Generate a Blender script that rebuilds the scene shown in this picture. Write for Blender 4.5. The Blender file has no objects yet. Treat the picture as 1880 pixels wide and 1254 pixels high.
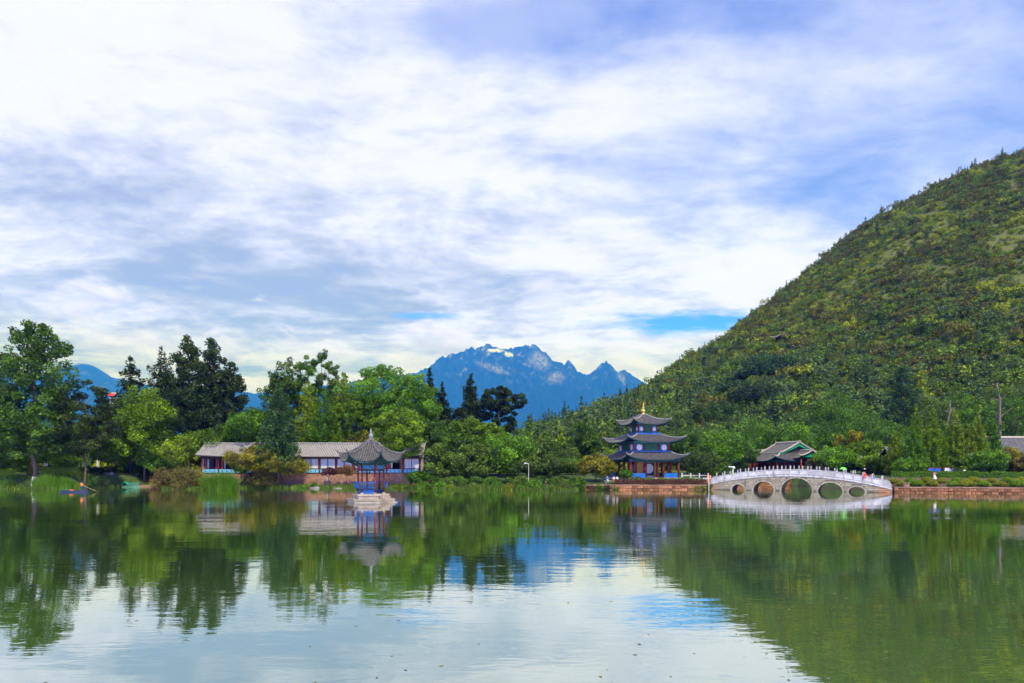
import bpy, bmesh, math, random
import numpy as np
from mathutils import Vector, Matrix
R_ = math.radians
SC = bpy.context.scene
COL = SC.collection
# ---------------------------------------------------------------- camera, sky, sun, exposure
F = 1253.0; HZ = 858.0; CH = 4.2          # focal length in photo pixels, horizon row, eye height
cam_d = bpy.data.cameras.new('camera'); cam = bpy.data.objects.new('camera', cam_d); COL.objects.link(cam)
cam_d.sensor_width = 36.0; cam_d.lens = 36.0*F/1880.0
cam_d.shift_y = (HZ-627.0)/1880.0
cam_d.clip_start = 0.2; cam_d.clip_end = 30000
cam.location = (0, 0, CH); cam.rotation_euler = (R_(90), 0, 0)
SC.camera = cam
SUN_AZ, SUN_EL = 152.0, 49.0               # degrees clockwise from +Y, elevation
sd = bpy.data.lights.new('sun', 'SUN'); sun = bpy.data.objects.new('sun', sd); COL.objects.link(sun)
sd.energy = 5.0; sd.angle = R_(.6); sd.color = (1.0, 0.92, 0.78)
sv = Vector((math.sin(R_(SUN_AZ))*math.cos(R_(SUN_EL)), math.cos(R_(SUN_AZ))*math.cos(R_(SUN_EL)), math.sin(R_(SUN_EL))))
sun.rotation_euler = sv.to_track_quat('Z', 'Y').to_euler()
SC.view_settings.view_transform = 'Standard'; SC.view_settings.look = 'None'
SC.view_settings.exposure = 0.0; SC.view_settings.gamma = 1.0
SC.cycles.max_bounces = 6; SC.cycles.diffuse_bounces = 3; SC.cycles.glossy_bounces = 3
SC.cycles.transmission_bounces = 3; SC.cycles.volume_bounces = 0
SC.cycles.use_denoising = True
SC.cycles.sample_clamp_indirect = 6.0

class NT:
    """small helper to write node trees"""
    def __init__(s, tree):
        s.t = tree; tree.nodes.clear()
    def n(s, typ, **kw):
        nd = s.t.nodes.new(typ)
        for k, v in kw.items(): setattr(nd, k, v)
        return nd
    def put(s, sock, v):
        if isinstance(v, bpy.types.NodeSocket): s.t.links.new(v, sock)
        elif v is not None:
            if sock.type in ('RGBA',) and len(v) == 3: v = (*v, 1)
            sock.default_value = v
    def math(s, op, a, b=None, c=None, clamp=False):
        nd = s.n('ShaderNodeMath', operation=op, use_clamp=clamp)
        s.put(nd.inputs[0], a); s.put(nd.inputs[1], b)
        if c is not None: s.put(nd.inputs[2], c)
        return nd.outputs[0]
    def vmath(s, op, a, b=None):
        nd = s.n('ShaderNodeVectorMath', operation=op); s.put(nd.inputs[0], a); s.put(nd.inputs[1], b)
        return nd.outputs[1] if op in ('DOT_PRODUCT', 'LENGTH') else nd.outputs[0]
    def ramp(s, v, lo, hi, a=0.0, b=1.0, smooth=True):
        nd = s.n('ShaderNodeMapRange', interpolation_type='SMOOTHSTEP' if smooth else 'LINEAR')
        s.put(nd.inputs[0], v)
        for i, q in enumerate((lo, hi, a, b)): nd.inputs[i+1].default_value = q
        return nd.outputs[0]
    def mix(s, f, a, b, blend='MIX'):
        nd = s.n('ShaderNodeMix', data_type='RGBA', blend_type=blend)
        s.put(nd.inputs[0], f); s.put(nd.inputs[6], a); s.put(nd.inputs[7], b)
        return nd.outputs[2]
    def noise(s, vec, scale, detail=4, rough=.5, dist=0.0, color=False):
        nd = s.n('ShaderNodeTexNoise'); s.put(nd.inputs['Vector'], vec)
        nd.inputs['Scale'].default_value = scale; nd.inputs['Detail'].default_value = detail
        nd.inputs['Roughness'].default_value = rough; nd.inputs['Distortion'].default_value = dist
        return nd.outputs[1 if color else 0]
    def mapping(s, vec, scale=(1, 1, 1), loc=(0, 0, 0), rot=(0, 0, 0)):
        nd = s.n('ShaderNodeMapping'); s.put(nd.inputs[0], vec)
        nd.inputs[1].default_value = loc; nd.inputs[2].default_value = rot; nd.inputs[3].default_value = scale
        return nd.outputs[0]
    def sep(s, v):
        nd = s.n('ShaderNodeSeparateXYZ'); s.put(nd.inputs[0], v); return nd.outputs
    def comb(s, x, y, z):
        nd = s.n('ShaderNodeCombineXYZ')
        for i, q in enumerate((x, y, z)): s.put(nd.inputs[i], q)
        return nd.outputs[0]

def build_world():
    w = bpy.data.worlds.new('World'); SC.world = w; w.use_nodes = True
    N = NT(w.node_tree)
    d = N.vmath('NORMALIZE', N.n('ShaderNodeTexCoord').outputs['Generated'])
    x, y, z = N.sep(d)
    sky = N.n('ShaderNodeTexSky', sky_type='NISHITA', sun_disc=False)
    sky.sun_elevation = R_(SUN_EL); sky.sun_rotation = R_(SUN_AZ); sky.altitude = 2400; sky.ozone_density = 3.0
    # the cloud deck: the direction hits a level sheet overhead, so clouds flatten into streaks towards the horizon
    zz = N.math('ADD', N.math('MAXIMUM', z, 0.0), 0.10)
    p = N.comb(N.math('DIVIDE', x, zz), N.math('DIVIDE', y, zz), 0.0)
    warp = N.noise(p, 0.8, 2, .5, color=True)
    p2 = N.vmath('ADD', p, N.vmath('MULTIPLY', N.vmath('SUBTRACT', warp, (.5, .5, .5)), (.5, .5, 0)))
    big = N.noise(N.mapping(p2, (0.75, 1.15, 1), (3.1, 0.4, 0)), 1.0, 5, .52)
    mid = N.noise(N.mapping(p2, (2.3, 2.7, 1), (0.3, 7.4, 0)), 1.0, 7, .60)
    fine = N.noise(N.mapping(p2, (6.0, 7.0, 1), (5.3, 1.4, 0)), 1.0, 6, .66)
    # low heaped clouds just over the hills
    az = N.math('ARCTAN2', x, y)
    hp = N.comb(N.math('MULTIPLY', az, 7.0), N.math('MULTIPLY', z, 15.0), 0.0)
    heap = N.noise(N.mapping(hp, (1, 1, 1), (2.2, .35, 0)), 1.0, 6, .56, .25)
    low = N.ramp(z, 0.30, 0.14)
    side = N.ramp(x, -0.45, 0.50)                     # the deck thins towards the right (east)
    shade = N.math('ADD', N.math('MULTIPLY', big, 1.15), N.math('MULTIPLY', mid, .92))
    shade = N.math('ADD', shade, N.math('SUBTRACT', N.math('MULTIPLY', fine, .60), .235))
    shade = N.math('ADD', shade, N.math('MULTIPLY', N.math('SUBTRACT', heap, .5), N.math('MULTIPLY', low, 1.1)))
    high = N.ramp(z, 0.22, 0.60)
    lit = N.math('ADD', shade, N.math('MULTIPLY', N.math('MULTIPLY', high, N.math('SUBTRACT', 1.0, side)), .42)); lit = N.math('ADD', lit, N.math('MULTIPLY', side, .16))
    b = N.ramp(lit, .84, 1.42, 0, 1)
    ccol = N.mix(b, (.385, .455, .37), (.945, .985, .985))
    # heaped clouds low over the hills: crisp puffs, lit from above
    hpo = N.vmath('ADD', hp, (0.0, .16, 0.0))
    heap2 = N.noise(N.mapping(hpo, (1, 1, 1), (2.2, .35, 0)), 1.0, 6, .56, .25)
    pm = N.math('MULTIPLY', N.ramp(N.math('SUBTRACT', heap, N.math('MULTIPLY', N.math('SUBTRACT', z, .13), 1.2)), .46, .54), N.ramp(z, .29, .21))
    pl = N.math('ADD', .62, N.math('MULTIPLY', N.math('SUBTRACT', heap, heap2), 3.2), clamp=True)
    ccol = N.mix(N.math('MULTIPLY', pm, .8), ccol, N.mix(pl, (.36, .41, .32), (1.0, 1.0, 1.0)))
    # clouds low in the sky are seen through kilometres of the haze box, which takes out blue: they stand outside it, bluer
    kk = N.math('MINIMUM', N.math('DIVIDE', 1.0, N.math('MAXIMUM', z, .05)), 5.2)
    bl = N.comb(1.0, N.math('ADD', 1.0, N.math('MULTIPLY', N.math('SUBTRACT', kk, 1.0), .022)), N.math('EXPONENT', N.math('MULTIPLY', N.math('SUBTRACT', kk, 1.0), .42)))
    ccol = N.mix(1.0, ccol, bl, 'MULTIPLY')
    # how far the clouds hide the blue
    thin = N.math('ADD', N.math('MULTIPLY', mid, .9), N.math('MULTIPLY', big, .7))
    right_up = N.math('MULTIPLY', side, N.ramp(z, .10, .42))
    a = N.ramp(N.math('SUBTRACT', thin, N.math('MULTIPLY', right_up, .52)), .20, .66, .50, 1.0)
    # the clear slot low over the far hills, and a thin one beside it
    ty = N.math('DIVIDE', z, N.math('MAXIMUM', y, .05)); tx = N.math('DIVIDE', x, N.math('MAXIMUM', y, .05))
    def slot(cx, cy, rx, ry, k, q=(16, 75, 1)):
        ex = N.math('DIVIDE', N.math('SUBTRACT', tx, cx), rx); ey = N.math('DIVIDE', N.math('SUBTRACT', ty, cy), ry)
        r = N.math('SQRT', N.math('ADD', N.math('MULTIPLY', ex, ex), N.math('MULTIPLY', ey, ey)))
        wob = N.noise(N.mapping(N.comb(tx, ty, 0), q), 1.0, 7, .62)
        r = N.math('ADD', r, N.math('MULTIPLY', N.math('SUBTRACT', wob, .5), 2.2))
        return N.math('MULTIPLY', N.ramp(r, 1.5, .35), k)
    s1 = slot(.268, .212, .115, .017, 1.0)
    s2 = slot(-.13, .222, .05, .005, .75)
    s3 = slot(.10, .66, .30, .07, .55, (4, 9, 1))
    gap = N.math('MAXIMUM', N.math('MAXIMUM', s1, s2), s3)
    gap = N.math('MULTIPLY', gap, N.ramp(y, .0, .2))
    a = N.math('MULTIPLY', a, N.math('SUBTRACT', 1.0, gap), clamp=True)
    b1 = N.n('ShaderNodeBackground'); N.put(b1.inputs[0], N.mix(1.0, N.mix(1.0, sky.outputs[0], (.46, .98, 1.5), 'MULTIPLY'), bl, 'MULTIPLY')); b1.inputs[1].default_value = .15
    b2 = N.n('ShaderNodeBackground'); N.put(b2.inputs[0], ccol); b2.inputs[1].default_value = 1.0
    m = N.n('ShaderNodeMixShader'); N.put(m.inputs[0], a)
    N.t.links.new(b1.outputs[0], m.inputs[1]); N.t.links.new(b2.outputs[0], m.inputs[2])
    N.t.links.new(m.outputs[0], N.n('ShaderNodeOutputWorld').inputs[0])
build_world()

# ---------------------------------------------------------------- helpers
def PX(px, Y): return (px-940.0)/F*Y
def PZ(py, Y): return CH+(HZ-py)*Y/F
def tag(o, label=None, cat=None, group=None, kind=None):
    if label: o['label'] = label
    if cat: o['category'] = cat
    if group: o['group'] = group
    if kind: o['kind'] = kind
    return o
def empty(name, loc, rz=0, label=None, cat=None, group=None):
    o = bpy.data.objects.new(name, None); COL.objects.link(o)
    o.location = loc; o.rotation_euler = (0, 0, rz); o.empty_display_size = .5
    return tag(o, label, cat, group)
def copy_tree(o, parent=None):
    c = o.copy(); COL.objects.link(c); c.parent = parent
    for ch in o.children: copy_tree(ch, c)
    return c

def make_obj(name, me, mat, parent=None):
    if mat is not None and not len(me.materials): me.materials.append(mat)
    o = bpy.data.objects.new(name, me); COL.objects.link(o); o.parent = parent
    return o
class MB:
    def __init__(s): s.v = []; s.f = []
    def box(s, c, size, rz=0.0, taper=1.0):
        cx, cy, cz = c; a, b, h = size[0]/2, size[1]/2, size[2]/2
        i = len(s.v); co, si = math.cos(rz), math.sin(rz)
        for sz in (-1, 1):
            k = taper if sz > 0 else 1.0
            for sx, sy in ((-1, -1), (1, -1), (1, 1), (-1, 1)):
                X, Y = sx*a*k, sy*b*k
                s.v.append((cx+X*co-Y*si, cy+X*si+Y*co, cz+sz*h))
        s.f += [(i, i+3, i+2, i+1), (i+4, i+5, i+6, i+7)] + [(i+j, i+(j+1) % 4, i+4+(j+1) % 4, i+4+j) for j in range(4)]
        return s
    def poly(s, pts):
        i = len(s.v); s.v += [tuple(p) for p in pts]; s.f.append(tuple(range(i, i+len(pts)))); return s
    def slab(s, pts, off):
        """flat polygon pts extruded by vector off"""
        i = len(s.v); n = len(pts)
        s.v += [tuple(p) for p in pts] + [tuple(Vector(p)+Vector(off)) for p in pts]
        s.f += [tuple(range(i, i+n)), tuple(range(i+2*n-1, i+n-1, -1))]
        s.f += [(i+(j+1) % n, i+j, i+n+j, i+n+(j+1) % n) for j in range(n)]
        return s
    def tube(s, pts, rad, n=6, cap=True, squash=1.0):
        pts = [Vector(p) for p in pts]
        if not hasattr(rad, '__len__'): rad = [rad]*len(pts)
        i0 = len(s.v); up = Vector((0, 0, 1))
        for k, p in enumerate(pts):
            d = (pts[min(k+1, len(pts)-1)]-pts[max(k-1, 0)])
            d = d.normalized() if d.length > 1e-6 else up
            a = d.cross(up) if abs(d.z) < .97 else d.cross(Vector((1, 0, 0)))
            a.normalize(); b = a.cross(d)
            for j in range(n):
                t = 2*math.pi*(j+.5)/n
                s.v.append(tuple(p+a*(math.cos(t)*rad[k])+b*(math.sin(t)*rad[k]*squash)))
        for k in range(len(pts)-1):
            for j in range(n):
                a = i0+k*n+j; b = i0+k*n+(j+1) % n
                s.f.append((a, b, b+n, a+n))
        if cap:
            s.f.append(tuple(range(i0+n-1, i0-1, -1))); e = i0+(len(pts)-1)*n; s.f.append(tuple(range(e, e+n)))
        return s
    def lathe(s, prof, c=(0, 0, 0), n=16, rot=0.0):
        i0 = len(s.v)
        for r, z in prof:
            for j in range(n):
                t = rot+2*math.pi*j/n; s.v.append((c[0]+r*math.cos(t), c[1]+r*math.sin(t), c[2]+z))
        for k in range(len(prof)-1):
            for j in range(n):
                a = i0+k*n+j; b = i0+k*n+(j+1) % n; s.f.append((a, b, b+n, a+n))
        s.f.append(tuple(range(i0+n-1, i0-1, -1))); e = i0+(len(prof)-1)*n; s.f.append(tuple(range(e, e+n)))
        return s
    def grid(s, P):
        """P: rows of points"""
        i0 = len(s.v); m = len(P[0])
        for row in P: s.v += [tuple(p) for p in row]
        for r in range(len(P)-1):
            for c in range(m-1):
                a = i0+r*m+c; s.f.append((a, a+1, a+m+1, a+m))
        return s
    def ell(s, c, r, n=10, m=6):
        prof = [(max(1e-3, math.sin(math.pi*k/m)), -math.cos(math.pi*k/m)) for k in range(m+1)]
        i0 = len(s.v); s.lathe(prof, (0, 0, 0), n)
        for k in range(i0, len(s.v)):
            x, y, z = s.v[k]; s.v[k] = (c[0]+x*r[0], c[1]+y*r[1], c[2]+z*r[2])
        return s
    def mesh(s, name, smooth=False):
        me = bpy.data.meshes.new(name); me.from_pydata(s.v, [], s.f); me.update()
        if smooth: me.shade_smooth()
        return me
    def build(s, name, mat, parent=None, smooth=False, kind=None):
        o = make_obj(name, s.mesh(name, smooth), mat, parent)
        if kind: o['kind'] = kind
        return o

# ---------------------------------------------------------------- materials
MATS = {}
def mat_base(name):
    m = bpy.data.materials.new(name); m.use_nodes = True; MATS[name] = m
    N = NT(m.node_tree); out = N.n('ShaderNodeOutputMaterial')
    return m, N, out
def plain(name, c1, c2=None, scale=2.0, rough=.8, bump=.0, stretch=(1, 1, 1), metal=0.0, grime=None, detail=5, brand=False, vary=.22):
    m, N, out = mat_base(name)
    co = N.mapping(N.n('ShaderNodeTexCoord').outputs['Object'], stretch)
    bs = N.n('ShaderNodeBsdfPrincipled'); bs.inputs['Roughness'].default_value = rough; bs.inputs['Metallic'].default_value = metal
    bs.inputs['Specular IOR Level'].default_value = .3
    n1 = N.noise(co, scale, detail, .6)
    col = N.mix(N.ramp(n1, .32, .68), c1, c2 or tuple(min(1, v*1.25) for v in c1))
    if grime:
        n2 = N.noise(N.mapping(co, (1, 1, .35)), scale*.35, 6, .65)
        col = N.mix(N.ramp(n2, .52, .72), col, grime)
    if brand:
        oi = N.n('ShaderNodeObjectInfo').outputs['Random']
        col = N.mix(1.0, col, N.comb(*[N.ramp(oi, 0, 1, 1-vary, 1+vary, False)]*3), 'MULTIPLY')
    N.put(bs.inputs['Base Color'], col)
    if bump:
        bn = N.n('ShaderNodeBump'); bn.inputs['Strength'].default_value = bump; bn.inputs['Distance'].default_value = .05
        N.put(bn.inputs['Height'], N.noise(co, scale*3, 4, .6)); N.t.links.new(bn.outputs[0], bs.inputs['Normal'])
    N.t.links.new(bs.outputs[0], out.inputs[0])
    return m
def leafmat(name, dark, mid, light, trans=.3, inst=False):
    """foliage: colour by the tone stored per leaf, a little by the individual plant"""
    m, N, out = mat_base(name)
    at = N.n('ShaderNodeAttribute'); at.attribute_name = 'tone'
    oi = N.n('ShaderNodeObjectInfo').outputs['Random']
    t = N.math('ADD', at.outputs['Fac'], N.math('MULTIPLY', N.math('SUBTRACT', oi, .5), .22))
    col = N.mix(N.ramp(t, .0, .5, smooth=False), dark, mid); col = N.mix(N.ramp(t, .5, 1.0, smooth=False), col, light)
    di = N.n('ShaderNodeBsdfPrincipled'); N.put(di.inputs['Base Color'], col); di.inputs['Roughness'].default_value = .55
    di.inputs['Specular IOR Level'].default_value = .18
    tr = N.n('ShaderNodeBsdfTranslucent'); N.put(tr.inputs[0], N.mix(.5, col, tuple(min(1, v*1.5) for v in light)))
    mx = N.n('ShaderNodeMixShader'); mx.inputs[0].default_value = trans*.6
    N.t.links.new(di.outputs[0], mx.inputs[1]); N.t.links.new(tr.outputs[0], mx.inputs[2]); N.t.links.new(mx.outputs[0], out.inputs[0])
    return m
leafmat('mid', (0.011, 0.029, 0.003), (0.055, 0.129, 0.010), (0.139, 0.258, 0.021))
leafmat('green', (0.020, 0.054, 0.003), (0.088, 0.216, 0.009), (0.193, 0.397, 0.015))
leafmat('bright', (0.031, 0.068, 0.002), (0.136, 0.253, 0.006), (0.273, 0.414, 0.015))
leafmat('lime', (0.045, 0.079, 0.002), (0.178, 0.282, 0.010), (0.328, 0.422, 0.024))
leafmat('dark', (0.006, 0.012, 0.003), (0.026, 0.054, 0.010), (0.072, 0.114, 0.017), .2)
leafmat('pine', (0.007, 0.014, 0.002), (0.033, 0.059, 0.006), (0.095, 0.125, 0.017), .2)
leafmat('blue', (0.008, 0.025, 0.007), (0.037, 0.097, 0.023), (0.091, 0.182, 0.040), .2)
leafmat('olive', (0.047, 0.054, 0.003), (0.204, 0.202, 0.011), (0.424, 0.371, 0.029))
leafmat('yellow', (0.079, 0.088, 0.002), (0.321, 0.305, 0.009), (0.570, 0.489, 0.021))
leafmat('dull', (0.021, 0.041, 0.005), (0.090, 0.159, 0.017), (0.185, 0.274, 0.029))
leafmat('rust', (0.051, 0.026, 0.010), (0.199, 0.100, 0.036), (0.356, 0.185, 0.065))
leafmat('purple', (0.026, 0.009, 0.012), (0.106, 0.031, 0.040), (0.214, 0.071, 0.071))
leafmat('brown', (0.030, 0.029, 0.007), (0.128, 0.118, 0.022), (0.257, 0.220, 0.043))
leafmat('reed', (0.021, 0.056, 0.002), (0.085, 0.209, 0.008), (0.182, 0.331, 0.018))
plain('bark', (.045, .032, .022), (.12, .09, .065), 6, .9, .5, (1, 1, .3))
plain('pale_bark', (.10, .08, .06), (.22, .18, .14), 5, .9, .4, (1, 1, .3))
plain('lime_wash', (.62, .58, .52), (.75, .72, .66), 4, .9)
plain('roof_grey', (.035, .034, .034), (.075, .072, .068), 1.6, .75, .4, grime=(.06, .065, .05))
plain('roof_rib', (.075, .075, .078), (.16, .155, .15), 1.8, .75, .3, grime=(.09, .09, .075))
plain('roof_pale', (.10, .09, .08), (.16, .145, .13), 1.2, .8, .3, grime=(.14, .125, .10))
plain('rib_pale', (.31, .302, .29), (.45, .438, .42), 1.4, .8, .3, grime=(.30, .26, .21))
plain('ridge_grey', (.16, .16, .15), (.30, .29, .27), 2.5, .8, .3)
plain('ridge_tan', (.34, .29, .23), (.50, .44, .36), 2.5, .8, .3)
plain('eave_teal', (.004, .028, .032), (.010, .060, .064), 3, .6)
plain('beam_blue', (.015, .10, .22), (.03, .20, .34), 3, .6)
plain('panel_blue', (.006, .085, .30), (.013, .15, .44), 1.2, .5)
plain('panel_cyan', (.10, .38, .50), (.22, .55, .66), 2.2, .6)
plain('gable_green', (.005, .16, .06), (.01, .28, .11), 2.0, .5)
plain('lattice_green', (.005, .07, .035), (.012, .13, .06), 2.0, .6)
plain('red_wood', (.13, .018, .013), (.25, .036, .024), 3, .5, stretch=(1, 1, .3))
plain('dark_wood', (.022, .014, .011), (.055, .035, .026), 3, .7, stretch=(1, 1, .3))
plain('brown_wood', (.06, .03, .02), (.12, .06, .04), 3, .7, stretch=(1, 1, .3))
plain('gold', (.62, .40, .06), (.80, .56, .12), 6, .28, metal=.7)
plain('finial_stone', (.14, .17, .17), (.25, .29, .28), 6, .7)
plain('ochre', (.42, .21, .035), (.52, .28, .06), 1.5, .8)
plain('white_wall', (.52, .54, .54), (.68, .69, .68), .9, .8, grime=(.38, .38, .35))
plain('curtain', (.36, .42, .43), (.55, .60, .60), 2.2, .6, stretch=(3, 1, .2))
plain('brick_wall', (.22, .105, .062), (.36, .20, .13), 1.3, .9, .5, grime=(.34, .28, .20))
plain('lake_stone', (.17, .070, .030), (.36, .165, .075), 2.6, .85, .8, grime=(.05, .035, .02), brand=True, vary=.5)
plain('cap_stone', (.17, .10, .06), (.30, .20, .125), 2, .85, .4, brand=True, vary=.4)
plain('bridge_stone', (.28, .25, .18), (.40, .36, .27), 1.6, .85, .5, grime=(.25, .22, .15), brand=True)
plain('bridge_joint', (.12, .105, .075), (.2, .17, .12), 2, .9)
plain('marble', (.42, .415, .395), (.56, .55, .53), 2.2, .6, .15, grime=(.36, .36, .34), brand=True)
plain('plinth_stone', (.28, .235, .17), (.40, .34, .26), 2.0, .8, .3, grime=(.30, .26, .19), brand=True)
plain('soil', (.09, .050, .034), (.15, .09, .06), 3, .95, .5)
plain('white_paint', (.72, .73, .73), (.82, .82, .82), 3, .5)
plain('boat_blue', (.018, .024, .07), (.035, .045, .11), 2, .5)
plain('boat_green', (.003, .15, .085), (.006, .22, .13), 2, .4)
plain('boat_pale', (.08, .24, .17), (.13, .32, .24), 2, .4)
plain('orange', (.85, .16, .02), (.90, .22, .04), 4, .6)
plain('red_cloth', (.75, .03, .03), (.85, .06, .05), 4, .7)
plain('pink_cloth', (.62, .16, .22), (.72, .26, .32), 4, .7)
plain('cream_cloth', (.70, .60, .48), (.78, .70, .58), 4, .8)
plain('navy_cloth', (.02, .03, .09), (.035, .05, .14), 4, .8)
plain('blue_cloth', (.05, .12, .42), (.08, .18, .55), 4, .8)
plain('white_cloth', (.66, .67, .72), (.78, .79, .82), 4, .8)
plain('teal_cloth', (.004, .08, .07), (.01, .12, .10), 4, .8)
plain('black_cloth', (.012, .012, .014), (.03, .03, .032), 4, .8)
plain('lime_cloth', (.10, .62, .05), (.22, .75, .06), 2, .6)
plain('skin', (.45, .26, .18), (.52, .31, .22), 6, .6)
plain('hair', (.012, .010, .009), (.025, .02, .018), 8, .5)
plain('steel', (.42, .43, .43), (.52, .53, .53), 4, .4, metal=.4)
plain('lamp_glass', (.75, .76, .74), (.8, .8, .8), 3, .3)
plain('board_blue', (.01, .10, .45), (.02, .16, .6), 1, .4)
plain('board_pale', (.55, .62, .62), (.66, .72, .70), 1, .4)
plain('straw', (.42, .34, .18), (.5, .42, .25), 8, .8)
plain('rock', (.10, .09, .08), (.24, .22, .19), 2, .9, .8)
M = MATS
# ---------------------------------------------------------------- the ground
SH = [(-3000, 131), (PX(0, 131), 131), (-88.0, 131.2), (-85.6, 137), (-83.4, 143), (-80.4, 148), (-77.5, 149.6), (-72.0, 149.0), (-66.5, 129.5),
      (-55.3, 129), (-54.2, 137.2), (PX(660, 137), 137.2), (PX(785, 138), 138), (PX(812, 129), 129.5), (PX(960, 127), 127),
      (PX(1060, 127), 127.5), (PX(1302, 127), 127.5), (PX(1302, 127)+.9, 158), (PX(1640, 117)-.9, 158), (PX(1640, 117), 114.4),
      (PX(1880, 108.6), 108.6), (PX(2300, 100), 100), (3000, 100)]
assert all(a[0] < b[0] for a, b in zip(SH, SH[1:]))
SHX = np.array([a for a, b in SH]); SHY = np.array([b for a, b in SH])
BK = [(-3000, 2.5, 7, 0), (-88.0, 2.5, 7, 0), (-84.0, 2.6, 11, 0), (-72.0, 2.6, 12, 0), (-66.0, 1.2, 8, 0), (-55.3, .9, 8, 0),
      (-54.0, .45, 3, 0), (PX(785, 138), .45, 3, 0), (PX(815, 129), 1.3, 8, 0), (PX(1050, 127), 1.7, 9, 0), (PX(1062, 127), 1.8, 8, 1),
      (PX(1302, 127), 1.8, 8, 1), (PX(1302, 127)+1, 1.8, 4, 0), (PX(1640, 117)-1, 1.8, 4, 0), (PX(1640, 117), 2.3, 9, 1), (3000, 2.5, 9, 1)]
BKA = np.array(BK); assert (np.diff(BKA[:, 0]) > 0).all()
def smooth(t):
    t = np.clip(t, 0, 1); return t*t*(3-2*t)
def shore(X): return np.interp(X, SHX, SHY)
def ground_z(X, Y):
    X = np.asarray(X, float); Y = np.asarray(Y, float)
    s = Y-shore(X)
    hb = np.interp(X, BKA[:, 0], BKA[:, 1]); w = np.interp(X, BKA[:, 0], BKA[:, 2]); wl = np.interp(X, BKA[:, 0], BKA[:, 3])
    soft = np.where(s < 0, np.maximum(-1.5, -.25+s*.5), -.25+(hb+.25)*smooth(s/w)**.8)
    hard = np.where(s < .7, -1.5, .85+(hb-.85)*smooth((s-1.6)/w))
    z = np.where(wl > .5, hard, soft)
    far = 2.6+.012*np.clip(s-20, 0, 120)
    k = smooth((s-12)/10)
    return np.where(s > 12, z*(1-k)+far*k, z)
HX = np.array([-200, -60, 0, 19.2, 35.1, 54.3, 83., 108.5, 134.1, 156.4, 178.8, 197.9, 217.1, 242.6, 268.2, 300.1, 354.3, 434.2, 620., 900.])
HH = np.array([0, 5, 14, 19.9, 24.9, 33.4, 47.1, 65.2, 82.4, 100.7, 117.5, 133.3, 149.2, 165.5, 180., 196., 209.7, 217.4, 190., 120.])
YB, YR = 195., 460.
def vnoise(X, Y, seed=0, oct=4):
    """cheap smooth value noise, -1..1"""
    out = np.zeros_like(X, dtype=float); amp = 1.0; tot = 0.0
    rs = np.random.RandomState(seed)
    for o in range(oct):
        T = rs.rand(64, 64)*2-1
        xi = np.floor(X).astype(int); yi = np.floor(Y).astype(int); fx = X-xi; fy = Y-yi
        fx = fx*fx*(3-2*fx); fy = fy*fy*(3-2*fy)
        a = T[xi % 64, yi % 64]; b = T[(xi+1) % 64, yi % 64]; c = T[xi % 64, (yi+1) % 64]; d = T[(xi+1) % 64, (yi+1) % 64]
        out += amp*((a*(1-fx)+b*fx)*(1-fy)+(c*(1-fx)+d*fx)*fy); tot += amp; amp *= .5
        X = X*2.03+11.3; Y = Y*2.03+5.7
    return out/tot
def hill_z(X, Y):
    X = np.asarray(X, float); Y = np.asarray(Y, float)
    t = (Y-YB)/(YR-YB); t0 = np.maximum(t, 0)
    g = np.where(t0 < 1, np.sin(np.clip(t0, 0, 1)*np.pi/2)**1.05, np.maximum(1-1.6*(t0-1)+.5*(t0-1)**2, 0.0))
    h = np.interp(X, HX, HH)*g
    h = h+(vnoise(X/55., Y/90., 3)*5+vnoise(X/16., Y/16., 5)*1.2)*np.clip(h/25., 0, 1)
    return h+2.2
def base_z(X, Y):
    return float(max(ground_z(X, Y), hill_z(X, Y) if Y > YB+1 else -9))

def grid_mesh(name, xs, ys, zf):
    XX, YY = np.meshgrid(xs, ys); ZZ = zf(XX, YY)
    V = np.stack([XX, YY, ZZ], -1).reshape(-1, 3); nx, ny = len(xs), len(ys)
    i = (np.arange(ny-1)[:, None]*nx+np.arange(nx-1)[None]).ravel()
    Q = np.stack([i, i+1, i+nx+1, i+nx], 1)
    return np_mesh(name, V, Q)
def np_mesh(name, V, Q, tone=None, smooth_=True):
    me = bpy.data.meshes.new(name); n, k = Q.shape
    me.vertices.add(len(V)); me.vertices.foreach_set('co', np.ascontiguousarray(V, np.float32).ravel())
    me.loops.add(n*k); me.loops.foreach_set('vertex_index', np.ascontiguousarray(Q, np.int32).ravel())
    me.polygons.add(n); me.polygons.foreach_set('loop_start', np.arange(0, n*k, k, dtype=np.int32))
    me.polygons.foreach_set('use_smooth', np.full(n, smooth_, dtype=bool))
    if tone is not None:
        a = me.attributes.new('tone', 'FLOAT', 'FACE'); a.data.foreach_set('value', np.ascontiguousarray(tone, np.float32))
    me.update(); me.validate(); return me

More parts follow.
